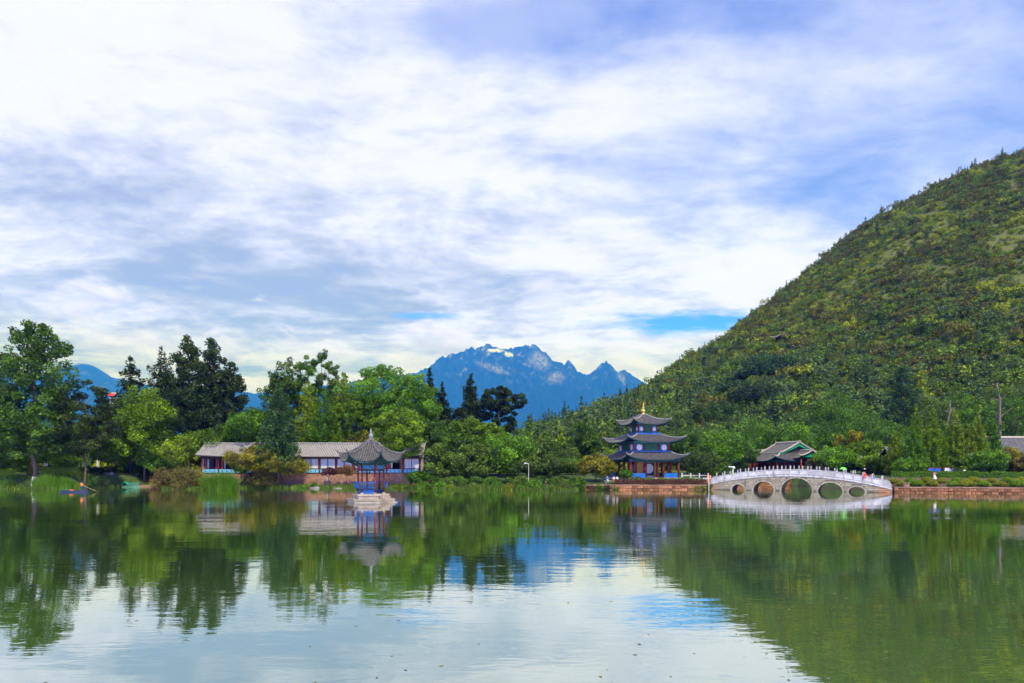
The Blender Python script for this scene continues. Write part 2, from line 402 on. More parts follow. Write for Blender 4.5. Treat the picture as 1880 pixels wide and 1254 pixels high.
def ground_material():
    m, N, out = mat_base('ground')
    co = N.n('ShaderNodeTexCoord').outputs['Object']
    n1 = N.noise(co, .18, 5, .6); n2 = N.noise(co, 2.2, 4, .6)
    col = N.mix(N.ramp(n1, .4, .62), (.030, .070, .008), (.065, .110, .014)); col = N.mix(N.ramp(n2, .45, .75), col, (.035, .042, .012))
    z = N.sep(co)[2]
    col = N.mix(N.ramp(z, .42, .10), col, (.05, .042, .025))
    xx, yy, _ = N.sep(co); bed = N.math('MULTIPLY', N.ramp(xx, 63, 64), N.math('MULTIPLY', N.ramp(yy, 127, 126), N.ramp(n2, .62, .45, .4, 1)))   # planting bed on the right bank
    col = N.mix(bed, col, (.10, .055, .035))
    bs = N.n('ShaderNodeBsdfPrincipled'); N.put(bs.inputs['Base Color'], col); bs.inputs['Roughness'].default_value = .95
    bn = N.n('ShaderNodeBump'); bn.inputs['Distance'].default_value = .15; bn.inputs['Strength'].default_value = .6
    N.put(bn.inputs['Height'], n2); N.t.links.new(bn.outputs[0], bs.inputs['Normal']); N.t.links.new(bs.outputs[0], out.inputs[0])
    return m
def spaced(a, b, lo, hi, step, n=26):
    L = lo-(np.geomspace(1, lo-a+1, n)[1:]-1)[::-1]; H = hi+(np.geomspace(1, b-hi+1, n)[1:]-1)
    L = lo-(np.geomspace(step, lo-a, n))[::-1]; H = hi+np.geomspace(step, b-hi, n)
    return np.concatenate([L, np.arange(lo, hi+1e-6, step), H])
g = make_obj('ground', grid_mesh('ground', spaced(-24000, 24000, -112, 112, 1.0, 34), spaced(-400, 25500, 98, 172, .8, 34), ground_z), ground_material())
g['kind'] = 'structure'

def water_material():
    m, N, out = mat_base('water')
    co = N.n('ShaderNodeTexCoord').outputs['Object']
    w1 = N.noise(N.mapping(co, (.55, 1.5, 1)), 1.0, 3, .5)          # small wind ripples, longer across the view
    w2 = N.noise(N.mapping(co, (.10, .22, 1), rot=(0, 0, .25)), 1.0, 2, .5)
    w3 = N.noise(N.mapping(co, (2.4, 5.5, 1)), 1.0, 2, .5)
    gust = N.ramp(N.noise(N.mapping(co, (.03, .08, 1)), 1.0, 3, .5), .35, .65, .45, 1.25)
    h = N.math('ADD', N.math('MULTIPLY', w1, .007), N.math('MULTIPLY', w2, .020))
    h = N.math('ADD', h, N.math('MULTIPLY', w3, .0016))
    h = N.math('MULTIPLY', h, gust)
    bn = N.n('ShaderNodeBump'); bn.inputs['Strength'].default_value = 1.0; bn.inputs['Distance'].default_value = 1.0
    N.put(bn.inputs['Height'], h)
    body = N.n('ShaderNodeBsdfDiffuse')
    N.put(body.inputs[0], N.mix(N.ramp(N.noise(co, .05, 3, .5), .35, .65), (.060, .132, .012), (.070, .140, .016)))
    gl = N.n('ShaderNodeBsdfGlossy'); gl.inputs['Roughness'].default_value = .012
    gl.inputs[0].default_value = (.95, .96, .95, 1)
    N.t.links.new(bn.outputs[0], gl.inputs['Normal'])
    lw = N.n('ShaderNodeFresnel'); lw.inputs[0].default_value = 1.75
    fac = N.ramp(lw.outputs[0], 0.06, .55, .46, .93, False)
    mx = N.n('ShaderNodeMixShader'); N.put(mx.inputs[0], fac)
    N.t.links.new(body.outputs[0], mx.inputs[1]); N.t.links.new(gl.outputs[0], mx.inputs[2]); N.t.links.new(mx.outputs[0], out.inputs[0])
    return m
wm = MB().poly([(-900, -300, 0), (900, -300, 0), (900, 190, 0), (-900, 190, 0)]).build('water', water_material())
wm['kind'] = 'structure'

# ---------------------------------------------------------------- the hill and the far range
def hill_material():
    m, N, out = mat_base('hill')
    co = N.n('ShaderNodeTexCoord').outputs['Object']
    n1 = N.noise(co, .06, 6, .65); n2 = N.noise(co, .9, 5, .7)
    col = N.mix(N.ramp(n1, .38, .62), (.080, .105, .014), (.125, .140, .020)); col = N.mix(N.ramp(n2, .46, .60), col, (.075, .085, .018))
    bs = N.n('ShaderNodeBsdfPrincipled'); N.put(bs.inputs['Base Color'], col); bs.inputs['Roughness'].default_value = .95
    N.t.links.new(bs.outputs[0], out.inputs[0]); return m
hl = make_obj('hill', grid_mesh('hill', np.linspace(-200, 900, 190), np.concatenate([np.linspace(185, 480, 90), np.linspace(490, 760, 28)]), hill_z), hill_material())
hl['kind'] = 'structure'

# skyline of the far range: (photo column, row) -> world at its ridge distance
RY = 20000.0
SKY = [(-500, 640), (-200, 655), (-60, 650), (0, 662), (60, 694), (110, 678), (150, 664), (172, 672), (205, 692), (300, 712), (420, 716), (470, 722), (560, 712), (640, 702), (700, 692), (760, 684), (786, 674),
       (803, 660), (812, 653), (818, 657), (830, 645), (836, 650), (852, 643), (866, 636), (872, 641), (884, 635), (895, 630), (905, 634), (925, 640), (950, 637), (964, 632), (972, 635), (979, 630), (990, 638), (1003, 648),
       (1014, 661), (1026, 665), (1036, 668), (1043, 660), (1052, 668), (1060, 682), (1078, 688), (1090, 680), (1104, 667), (1112, 662), (1122, 670), (1131, 682), (1139, 680), (1147, 679), (1160, 688), (1178, 699), (1195, 707), (1230, 722), (1300, 735), (1500, 720), (1900, 700), (2400, 690)]
SKX = np.array([PX(a, RY) for a, b in SKY]); SKZ = np.array([PZ(b, RY) for a, b in SKY])
def range_z(X, Y):
    X = X/4.; Y = Y/4.; t = (Y-3300.)/(5000.-3300.)
    wob = vnoise(X/420., Y/420., 21, 3)*170*np.clip(1-np.abs(t-1)*0+0, 0, 1)*np.clip((1-t)*3, 0, 1)
    H = np.interp((X+wob)*4, SKX, SKZ)/4.
    H = H+(1-np.abs(vnoise(X/26., X*0+3, 41, 3))*2)*11*np.clip((H-150)/500., 0, 1)-4
    front = np.clip(t, 0, 1)**1.55
    back = np.maximum(1-1.5*np.maximum(t-1, 0)*(1700/900.), 0)
    z = H*np.where(t < 1, front, back)
    rid = 1-np.abs(vnoise(X/230.+vnoise(X/300., Y/300., 9, 2)*.6, Y/520., 31, 5))*2.0
    rid2 = 1-np.abs(vnoise(X/75., Y/130., 33, 4))*2.0
    amp = np.clip(z/400., 0, 1)*np.clip((1-t)*5, 0, 1)
    return 4*(z+(rid*85+rid2*32-70)*amp+vnoise(X/30., Y/30., 8, 3)*9*np.clip(z/500., 0, 1)*np.clip((1.05-t)*8, 0, 1))-2.0
def range_material():
    m, N, out = mat_base('mountain')
    co = N.n('ShaderNodeTexCoord').outputs['Object']; x, y, z = N.sep(co)
    gn = N.n('ShaderNodeNewGeometry'); nz = N.sep(gn.outputs['Normal'])
    n1 = N.noise(co, .0015, 6, .62); n2 = N.noise(N.mapping(co, (1, 1, .35)), .004, 6, .7)
    n3 = N.noise(N.mapping(co, (1, 1, .5), rot=(0, .5, 0)), .009, 5, .7)
    hgt = N.math('ADD', z, N.math('MULTIPLY', N.math('SUBTRACT', n1, .5), 520))
    bare = N.ramp(hgt, 1700, 3500)
    rock = N.mix(N.ramp(n2, .35, .68), (.02, .024, .03), (.20, .215, .235))
    col = N.mix(N.math('MULTIPLY', bare, N.ramp(n2, .50, .70)), (.008, .018, .018), rock)
    def blob(px, py, rx, rz, rot=0):
        X, Z = PX(px, RY-480), PZ(py, RY-480); dx = N.math('SUBTRACT', x, X); dz = N.math('SUBTRACT', z, Z)
        c, s = math.cos(rot), math.sin(rot)
        u = N.math('ADD', N.math('MULTIPLY', dx, c), N.math('MULTIPLY', dz, s)); v = N.math('SUBTRACT', N.math('MULTIPLY', dz, c), N.math('MULTIPLY', dx, s))
        u = N.math('DIVIDE', u, rx*4); v = N.math('DIVIDE', v, rz*4)
        r = N.math('ADD', N.math('ADD', N.math('MULTIPLY', u, u), N.math('MULTIPLY', v, v)), N.math('ADD', N.math('MULTIPLY', N.math('SUBTRACT', n2, .5), 5.0), N.math('MULTIPLY', N.math('SUBTRACT', n3, .5), 5.0)))
        return N.ramp(r, 1.5, .2)
    scree = N.math('MAXIMUM', blob(990, 664, 75, 85, .5), blob(1018, 700, 75, 50, .6)); scree = N.math('MAXIMUM', scree, blob(905, 680, 130, 26, -.45)); scree = N.math('MAXIMUM', scree, blob(1140, 693, 30, 65, .1))
    col = N.mix(N.math('MULTIPLY', N.math('MULTIPLY', scree, N.ramp(n3, .40, .58, .15, 1)), .62), col, (.30, .315, .33))
    snow = N.math('MAXIMUM', blob(907, 641, 62, 17, .08), blob(934, 649, 34, 22, -.3))
    col = N.mix(N.math('MULTIPLY', snow, N.ramp(n3, .36, .52)), col, (.55, .64, .82))
    bs = N.n('ShaderNodeBsdfPrincipled'); N.put(bs.inputs['Base Color'], col); bs.inputs['Roughness'].default_value = .95
    bs.inputs['Specular IOR Level'].default_value = .05
    N.t.links.new(bs.outputs[0], out.inputs[0]); return m
rx = np.concatenate([np.linspace(-5800, -900, 150), np.linspace(-880, 1300, 430), np.linspace(1340, 5800, 90)])
ry = np.concatenate([np.linspace(3300, 4900, 120), np.linspace(4915, 5060, 14), np.linspace(5100, 6100, 16)])
mt = make_obj('mountain', grid_mesh('mountain', rx*4, ry*4, range_z), range_material()); mt['kind'] = 'structure'

# ---------------------------------------------------------------- the air
def haze():
    m, N, out = mat_base('haze')
    pv = N.n('ShaderNodeVolumePrincipled')
    pv.inputs['Color'].default_value = (.010, .125, 1.0, 1); pv.inputs['Absorption Color'].default_value = (1, 1, 1, 1); pv.inputs['Density'].default_value = 1.28e-4
    pv.inputs['Anisotropy'].default_value = 0.0
    N.t.links.new(pv.outputs[0], out.inputs['Volume'])
    b = MB(); b.box((0, 12500, 1868.7), (50000, 27000, 3742.6)); o = b.build('haze', m); o['kind'] = 'stuff'
    o.display_type = 'WIRE'
haze()
# ---------------------------------------------------------------- foliage
def unit(a): return a/np.maximum(np.linalg.norm(a, axis=-1, keepdims=True), 1e-9)
def leaf_quads(rng, pos, nrm, size, tone, aspect=.55, along=None):
    n = len(pos)
    t = rng.normal(size=(n, 3)) if along is None else along+rng.normal(size=(n, 3))*.25
    t = unit(t-nrm*np.sum(t*nrm, 1, keepdims=True)); b = np.cross(nrm, t)
    s = size*rng.uniform(.65, 1.35, (n, 1))
    V = np.stack([pos-t*s*.5, pos+b*s*.5*aspect-t*s*.05, pos+t*s*.5, pos-b*s*.5*aspect+t*s*.05], 1).reshape(-1, 3)
    return V, np.arange(4*n).reshape(-1, 4), tone
def cloud(rng, C, Rr, n, size, ctone, flat=1.0, shell=.5, spread=.2):
    """n leaves spread through clumps with centres C and radii Rr"""
    w = Rr**2; k = rng.choice(len(C), n, p=w/w.sum())
    d = unit(rng.normal(size=(n, 3))); r = shell+(1-shell)*rng.rand(n, 1)**.6
    r *= 1+.22*rng.normal(size=(n, 1))*.5
    pos = C[k]+d*Rr[k, None]*r*np.array([1, 1, flat])
    nrm = unit(d*.55+rng.normal(size=(n, 3))*.55+np.array([0, 0, .35]))
    tone = np.clip(ctone[k]+rng.normal(size=n)*spread, 0, 1)
    return leaf_quads(rng, pos, nrm, size, tone)
SHAPES = {
    'round': lambda v: np.sqrt(np.clip(1-(2*v-1)**2, 0, 1))**.8,
    'ovate': lambda v: np.interp(v, [0, .1, .28, .5, .72, .88, 1], [.55, .88, 1, .95, .80, .58, .28]),
    'spread': lambda v: np.interp(v, [0, .15, .4, .65, .85, 1], [.45, .8, 1, .95, .66, .25]),
    'dense': lambda v: np.interp(v, [0, .1, .3, .55, .8, .93, 1], [.8, 1, .97, .76, .46, .26, .08]),
    'column': lambda v: np.interp(v, [0, .1, .4, .7, .9, 1], [.5, .85, 1, .80, .52, .25]),
    'umbrella': lambda v: np.interp(v, [0, .2, .45, .7, .9, 1], [.35, .6, .85, 1, .7, .3]),
    'dome': lambda v: np.sqrt(np.clip(1-(v*.97)**2, 0, 1))**.75,
}
def broadleaf(seed, h, w, z0, shape, leafmat_, nclump=60, leaves=9000, size=.36, crad=.13, flat=.85, bark='bark', lean=0.0, trunk_r=None, inner=.25, ytone=.0):
    """trunk + limbs mesh and crown mesh; h total height, w crown width, z0 height of the crown's underside"""
    nclump = int(nclump*1.7); crad = crad*.80; rng = np.random.RandomState(seed); ch = h-z0; R = w/2*1.12
    v = rng.permutation((np.arange(nclump*3)+rng.rand(nclump*3))/(nclump*3)); keep = rng.rand(len(v)) < (.25+.75*SHAPES[shape](v)); v = v[keep][:nclump]
    rad = SHAPES[shape](v)*R; a = rng.rand(len(v))*2*np.pi
    q = (inner+(1-inner)*rng.rand(len(v))**.5)
    cr = np.clip(crad*w*rng.uniform(.65, 1.35, len(v)), .35, None)*np.clip(.5+.5*rad/R, .45, 1)
    rr = np.maximum(rad*q-cr*.55, 0)
    lobes = 1+.16*np.sin(a*3+seed)+.10*np.sin(a*5+seed*2.1+v*7)
    C = np.stack([np.cos(a)*rr*lobes, np.sin(a)*rr*lobes, z0+cr*.5+v*(ch-cr*1.3)], 1)
    C[:, 0] += lean*C[:, 2]
    ct = np.clip(.31+.22*rng.normal(size=len(v))+ytone*(v-.5), .05, .95)  # ytone paints light into the leaf colour: crown tops lighter, undersides darker
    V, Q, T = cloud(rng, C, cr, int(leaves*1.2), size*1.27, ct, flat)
    crown = np_mesh('crown', V, Q, T, False)
    if leafmat_: crown.materials.append(M[leafmat_])
    mb = MB(); tr = trunk_r or max(.12, h*.016)
    top = z0+ch*.72; ts = np.linspace(0, 1, 8)
    wob = rng.normal(size=(8, 2))*tr*.55; wob[0] = 0
    tp = [(lean*top*t+wob[i, 0], wob[i, 1], -.3+(top+.3)*t) for i, t in enumerate(ts)]
    mb.tube(tp, [tr*(1.35 if i == 0 else 1-.8*t) for i, t in enumerate(ts)], 7)
    order = rng.permutation(len(C))[:14]
    for k in order:
        c = C[k]; zb = np.clip(c[2]-rng.uniform(.25, .5)*np.hypot(c[0], c[1])-.5, z0*.75, top*.95); t = (zb+.3)/(top+.3)
        x0 = np.interp(t, ts, [p[0] for p in tp]); y0 = np.interp(t, ts, [p[1] for p in tp])
        mid = ((x0+c[0])/2, (y0+c[1])/2, (zb+c[2])/2+.12*np.hypot(c[0], c[1])); r0 = tr*(1-.75*t)*.55
        mb.tube([(x0, y0, zb), mid, tuple(c)], [r0, r0*.6, r0*.2], 5, False)
    trunk = mb.mesh('trunk', True); trunk.materials.append(M[bark])
    return trunk, crown
def conifer(seed, h, w, z0, leafmat_, tiers=22, per=9, leaves=8000, size=.5, droop=.25, power=.85, bark='bark', tip=.04, aspect=.42, jag=.22):
    rng = np.random.RandomState(seed); R = w/2; C = []; mb = MB(); tr = max(.10, h*.014)
    mb.tube([(0, 0, -.3), (0, 0, h*.5), (0, 0, h*.98)], [tr*1.2, tr*.7, tr*.08], 6)
    B0, B1, W, TN = [], [], [], []
    for i in range(tiers):
        u = (i+rng.rand()*.6)/tiers; z = z0+(h-z0)*u; L = R*max((1-u)**power, tip)*(1-.25*max(0, .12-u)/.12)
        a0 = rng.rand()*6.28; k = max(4, int(per*(1-.45*u)))
        for j in range(k):
            a = a0+j*2*np.pi/k+rng.normal()*.18; l = L*(1+jag*rng.normal()); l = max(l, .15*R*tip)
            B0.append((0, 0, z)); B1.append((np.cos(a)*l, np.sin(a)*l, z-droop*l+rng.normal()*.1*l)); W.append(l); TN.append(np.clip(.36+.15*rng.normal(), .05, .95))
            if i % 3 == 0 and j % 2 == 0: mb.tube([B0[-1], B1[-1]], [tr*.35*(1-.7*u), .015], 4, False)
    B0 = np.array(B0); B1 = np.array(B1); W = np.array(W); TN = np.array(TN)
    p = (W+.15)**1.4; k = rng.choice(len(W), leaves, p=p/p.sum())
    t = rng.rand(leaves, 1)**.62; base = B0[k]+(B1[k]-B0[k])*t
    d = unit(B1[k]-B0[k]); side = unit(np.cross(d, np.array([0, 0, 1.])))
    base = base+side*(rng.normal(size=(leaves, 1))*W[k, None]*.16*(1.15-t))+np.array([0, 0, 1])*(-np.abs(rng.normal(size=(leaves, 1)))*(.10*W[k, None]+.35*(h-z0)/tiers)+rng.normal(size=(leaves, 1))*.25*(h-z0)/tiers-.04*h/tiers)
    base[:, 2] += .12*W[k]*(t[:, 0]**2)
    nrm = unit(rng.normal(size=(leaves, 3))*.6+np.array([0, 0, .8]))
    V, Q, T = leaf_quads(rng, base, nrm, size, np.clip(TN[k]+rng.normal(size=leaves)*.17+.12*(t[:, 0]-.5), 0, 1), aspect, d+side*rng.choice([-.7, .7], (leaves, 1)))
    crown = np_mesh('crown', V, Q, T, False)
    if leafmat_: crown.materials.append(M[leafmat_])
    trunk = mb.mesh('trunk', True); trunk.materials.append(M[bark])
    return trunk, crown
def blades(seed, w, d, h, n, mat, curve=.35, width=.05):
    """upright reed / grass blades over an ellipse"""
    rng = np.random.RandomState(seed); a = rng.rand(n)*6.28; r = np.sqrt(rng.rand(n))
    b = np.stack([np.cos(a)*r*w/2, np.sin(a)*r*d/2, np.full(n, -.1)], 1)
    hh = h*rng.uniform(.55, 1.1, n)*(1-.45*r**2); lean = np.stack([np.cos(a)*r, np.sin(a)*r, np.zeros(n)], 1)*curve*hh[:, None]+rng.normal(size=(n, 3))*.12*hh[:, None]*np.array([1, 1, 0])
    s = unit(np.stack([rng.normal(size=n), rng.normal(size=n), np.zeros(n)], 1))*width
    m = b+lean*.35+np.array([0, 0, 1])*(hh*.6)[:, None]; t = b+lean+np.array([0, 0, 1])*hh[:, None]
    V = np.stack([b-s, b+s, m+s*.8, m-s*.8, t+s*.12, t-s*.12], 1).reshape(-1, 3); i = np.arange(n)*6
    Q = np.concatenate([np.stack([i, i+1, i+2, i+3], 1), np.stack([i+3, i+2, i+4, i+5], 1)])
    T = np.clip(.45+.2*rng.normal(size=n), 0, 1); me = np_mesh('blades', V, Q, np.concatenate([T, T]), False); me.materials.append(M[mat]); return me

def place_tree(name, cat, label, trunk, crown, px, Y, zoff=0.0, group=None, rz=0.0, scale=1.0, lean=None):
    X = PX(px, Y); r = empty(name, (X, Y, base_z(X, Y)+zoff), rz, label, cat, group); r.scale = (scale,)*3
    make_obj('trunk', trunk, None, r); make_obj('crown', crown, None, r); return r
SEED = [100]
def tree(kind, px, top, wpx, Y, mat, label, under=None, group=None, name=None, **kw):
    """one tree: photo column, row of its top, crown width in photo pixels, distance, foliage; under = row of the crown's underside"""
    SEED[0] += 7; X = PX(px, Y); zb = base_z(X, Y); h = PZ(top, Y)-zb; w = wpx*Y/F
    z0 = max(.3, (PZ(under, Y)-zb) if under else h*.22)
    if kind == 'conifer': t, c = conifer(SEED[0], h, w, z0, mat, **kw); nm = 'conifer_tree'
    elif kind == 'pine': t, c = broadleaf(SEED[0], h, w, z0, kw.pop('shape', 'spread'), mat, **kw); nm = 'pine_tree'
    else: t, c = broadleaf(SEED[0], h, w, z0, kind, mat, **kw); nm = 'broadleaf_tree'
    return place_tree(name or nm, 'tree', label, t, c, px, Y, group=group)
def shrub(px, top, wpx, Y, mat, label, group=None, leaves=2600, size=.26, name='shrub', zoff=0.0, dz=None, nclump=26, crad=.2, cat='shrub', flat=.8):
    SEED[0] += 7; X = PX(px, Y); zb = base_z(X, Y) if dz is None else dz; zb = max(zb, -.1); h = max(PZ(top, Y)-zb, .5); w = wpx*Y/F
    rng = np.random.RandomState(SEED[0])
    v = rng.rand(nclump)*.85; a = rng.rand(nclump)*6.28; cr = np.minimum(crad*w*rng.uniform(.7, 1.3, nclump), h*.42)
    rr = np.maximum(SHAPES['dome'](v)*w/2*np.sqrt(rng.uniform(.15, 1, nclump))-cr*.5, 0)
    C = np.stack([np.cos(a)*rr, np.sin(a)*rr*.8, np.maximum(v*h-cr*.2, cr*.35)], 1); C[:, 2] = np.minimum(C[:, 2], h-cr*.8)
    V, Q, T = cloud(rng, C, cr, leaves, size, np.clip(.42+.16*rng.normal(size=nclump), 0, 1), flat)
    me = np_mesh('foliage', V, Q, T, False); me.materials.append(M[mat])
    r = empty(name, (X, Y, zb), 0, label, cat, group); make_obj('foliage', me, None, r)
    mb = MB()
    for k in range(5): mb.tube([(0, 0, -.15), tuple(C[k]*.5), tuple(C[k])], [.05, .035, .012], 5, False)
    mb.build('stem', M['bark'], r); return r

# ---- left bank
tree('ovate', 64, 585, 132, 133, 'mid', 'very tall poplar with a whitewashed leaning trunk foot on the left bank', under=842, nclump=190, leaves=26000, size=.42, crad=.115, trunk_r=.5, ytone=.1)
tree('ovate', -22, 640, 120, 136, 'mid', 'tall broadleaf tree cut by the picture edge behind the whitewashed poplar', under=850, nclump=80, leaves=12000, crad=.13)
tree('pine', 158, 694, 116, 135.5, 'pine', 'rounded dark pine on a thin bare trunk behind the boatman', under=838, nclump=70, leaves=15000, size=.34, crad=.125, shape='spread', flat=.6, trunk_r=.26)
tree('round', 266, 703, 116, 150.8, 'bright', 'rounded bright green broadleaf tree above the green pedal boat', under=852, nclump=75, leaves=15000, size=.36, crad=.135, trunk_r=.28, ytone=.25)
tree('conifer', 240, 648, 84, 158, 'dark', 'dark ragged conifer behind the bright rounded tree, its tip the lower of two', under=800, tiers=20, leaves=9000, size=.7, power=.7, jag=.3)
tree('conifer', 296, 633, 84, 160, 'dark', 'dark ragged conifer with bent tip beside the huge dark cypress mass', under=800, tiers=20, leaves=9000, size=.7, power=.62, jag=.34)
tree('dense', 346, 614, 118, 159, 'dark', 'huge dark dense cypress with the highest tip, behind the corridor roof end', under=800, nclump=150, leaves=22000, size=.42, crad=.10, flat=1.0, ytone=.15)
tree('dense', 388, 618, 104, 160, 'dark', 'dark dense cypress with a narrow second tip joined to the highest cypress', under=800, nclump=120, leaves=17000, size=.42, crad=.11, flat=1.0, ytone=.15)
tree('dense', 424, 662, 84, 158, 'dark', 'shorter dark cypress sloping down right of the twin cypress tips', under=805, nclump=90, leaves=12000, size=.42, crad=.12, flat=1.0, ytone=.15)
tree('round', 458, 746, 92, 150, 'green', 'mid green rounded tree between the dark cypresses and the blue cedar', under=820, nclump=50, leaves=9000, crad=.15)
tree('round', 372, 788, 96, 149, 'bright', 'low bright green tree behind the left end of the corridor roof', under=842, nclump=40, leaves=6500, crad=.16)
tree('round', 328, 796, 60, 143, 'lime', 'small pale green tree left of the corridor beneath the cypresses', under=862, nclump=30, leaves=4000, crad=.17)
tree('round', 408, 778, 66, 151, 'mid', 'small grey green tree peeping over the corridor ridge', under=835, nclump=30, leaves=4500, crad=.17)
tree('round', 110, 800, 110, 146, 'green', 'leafy tree in the garden shade behind the pine trunk', under=852, nclump=45, leaves=7000, crad=.15)
tree('round', 10, 815, 90, 146, 'bright', 'low leafy garden tree behind the whitewashed poplar', under=862, nclump=35, leaves=5000, crad=.16)
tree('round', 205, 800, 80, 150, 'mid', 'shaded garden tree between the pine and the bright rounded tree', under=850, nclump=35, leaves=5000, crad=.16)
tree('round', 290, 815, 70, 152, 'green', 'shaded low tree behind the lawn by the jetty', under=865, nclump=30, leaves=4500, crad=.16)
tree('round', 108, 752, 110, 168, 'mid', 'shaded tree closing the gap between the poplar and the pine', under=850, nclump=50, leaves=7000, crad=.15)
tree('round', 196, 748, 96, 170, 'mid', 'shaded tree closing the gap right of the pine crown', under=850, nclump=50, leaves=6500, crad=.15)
tree('round', 52, 770, 90, 150, 'green', 'garden tree half hidden behind the whitewashed poplar trunk', under=850, nclump=35, leaves=5000, crad=.16)
tree('round', 122, 832, 46, 141, 'bright', 'small round pale green tree on the hedge behind the lawn', under=862, nclump=22, leaves=2600, crad=.2)
tree('conifer', 511, 701, 92, 138.6, 'blue', 'blue green drooping cedar standing in front of the long corridor', under=842, tiers=19, per=10, leaves=15000, size=.5, droop=.38, power=.62, jag=.12)
tree('column', 505, 680, 66, 158, 'mid', 'broadleaf tree leaning out left of the poplar group behind the cedar', under=810, nclump=50, leaves=7500, crad=.16)
tree('column', 528, 655, 66, 160, 'mid', 'grey green poplar directly behind the cedar tip', under=800, nclump=55, leaves=8500, crad=.15)
tree('column', 560, 650, 62, 164, 'green', 'tall green poplar in the middle of the poplar group', under=800, nclump=55, leaves=8500, crad=.15)
tree('column', 594, 641, 66, 166, 'mid', 'tallest poplar of the group with thin bare top twigs', under=800, nclump=60, leaves=8500, crad=.13)
tree('column', 622, 668, 50, 164, 'dull', 'thin brownish green poplar at the right of the poplar group', under=800, nclump=40, leaves=5500, crad=.15)
tree('conifer', 566, 694, 60, 155, 'lime', 'feathery yellow green redwood in front of the tall poplars', under=815, tiers=22, leaves=9000, size=.45, droop=.05, power=.6, jag=.2)
tree('conifer', 630, 684, 70, 154, 'lime', 'wider feathery yellow green redwood beside the spreading tree', under=815, tiers=22, leaves=10000, size=.45, droop=.05, power=.6, jag=.2)
tree('conifer', 596, 712, 76, 152, 'green', 'green redwood between two yellow green redwoods', under=818, tiers=20, leaves=9000, size=.45, droop=.05, power=.55, jag=.2)
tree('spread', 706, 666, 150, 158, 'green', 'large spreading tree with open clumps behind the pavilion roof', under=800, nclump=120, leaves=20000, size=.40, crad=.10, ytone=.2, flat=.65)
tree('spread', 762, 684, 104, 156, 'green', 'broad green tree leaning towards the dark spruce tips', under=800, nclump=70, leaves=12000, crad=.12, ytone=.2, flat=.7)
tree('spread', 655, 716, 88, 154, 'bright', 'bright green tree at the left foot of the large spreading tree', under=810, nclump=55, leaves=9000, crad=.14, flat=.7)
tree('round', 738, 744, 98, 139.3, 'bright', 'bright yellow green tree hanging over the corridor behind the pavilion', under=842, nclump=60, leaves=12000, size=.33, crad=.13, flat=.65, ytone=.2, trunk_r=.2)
tree('round', 668, 789, 62, 152, 'olive', 'olive yellow tree behind the corridor left of the pavilion finial', under=835, nclump=30, leaves=4500, crad=.18)
tree('conifer', 789, 671, 50, 170, 'dark', 'dark spruce tip behind the spreading trees, the taller of the pair', under=790, tiers=20, leaves=5000, size=.75, jag=.35)
tree('conifer', 812, 697, 44, 171, 'dark', 'dark spruce tip behind the spreading trees, the shorter of the pair', under=790, tiers=18, leaves=4200, size=.75, jag=.35)
tree('conifer', 864, 684, 38, 176, 'dark', 'slender dark spire conifer standing alone against the blue mountain', under=800, tiers=24, leaves=7000, size=.7, power=.5, jag=.28, droop=.1)
tree('umbrella', 915, 708, 92, 172, 'dark', 'dark umbrella crowned tree standing against the blue mountain', under=808, nclump=75, leaves=12000, size=.45, crad=.105, flat=.7, ytone=.1)
tree('round', 836, 742, 44, 172, 'dark', 'small dark tree between the spire conifer and the spruce tips', under=800, nclump=30, leaves=4000, crad=.2)
tree('round', 858, 762, 72, 153, 'bright', 'bright green tree under the slender spire conifer', under=830, nclump=45, leaves=8000, crad=.14)
tree('round', 898, 774, 76, 152, 'bright', 'bright green tree under the umbrella crowned tree', under=835, nclump=45, leaves=8000, crad=.14)
tree('round', 802, 764, 86, 150, 'mid', 'dark green rounded tree behind the corridor end', under=845, nclump=45, leaves=8000, crad=.15)
tree('round', 836, 792, 80, 146, 'mid', 'dense green thicket tree right of the corridor end', under=868, nclump=45, leaves=8000, crad=.15)
tree('round', 930, 792, 112, 147, 'green', 'wide fresh green tree near the water right of the pavilion', under=872, nclump=65, leaves=12000, crad=.13, ytone=.2)
tree('round', 873, 812, 92, 142, 'dull', 'dull green bushy tree on the shore left of the fresh green tree', under=880, nclump=45, leaves=8000, crad=.15)
tree('round', 806, 812, 58, 141.5, 'dull', 'dull green bushy tree covering the corridor end', under=880, nclump=35, leaves=6000, crad=.17)
tree('round', 768, 862, 40, 139.4, 'green', 'low leafy tree against the base wall near the corridor end', under=888, nclump=24, leaves=2600, crad=.2)
tree('round', 1000, 832, 96, 143, 'dull', 'spreading dull green tree on the shore beside the tall lamp post', under=884, nclump=50, leaves=9000, crad=.13, flat=.6)
tree('round', 980, 804, 74, 172, 'dull', 'dull green tree below the far house on the ridge', under=860, nclump=35, leaves=6000, crad=.16)
tree('round', 1030, 806, 76, 166, 'dull', 'dull green tree in the thicket left of the pagoda', under=860, nclump=35, leaves=6000, crad=.16)
tree('round', 1076, 767, 56, 165, 'mid', 'upright round headed green tree left of the pagoda roofs', under=850, nclump=45, leaves=7500, crad=.17)
tree('round', 1050, 838, 70, 150, 'green', 'low green tree in the thicket between lamp post and pagoda', under=882, nclump=35, leaves=5500, crad=.16)
tree('dome', 1094, 830, 62, 134, 'olive', 'olive yellow bushy tree on the terrace left of the pagoda', under=872, nclump=40, leaves=7500, size=.3, crad=.16)
tree('dome', 1150, 862, 34, 133.2, 'green', 'small rounded tree on the terrace before the pagoda columns', under=876, nclump=22, leaves=2600, size=.26, crad=.2)
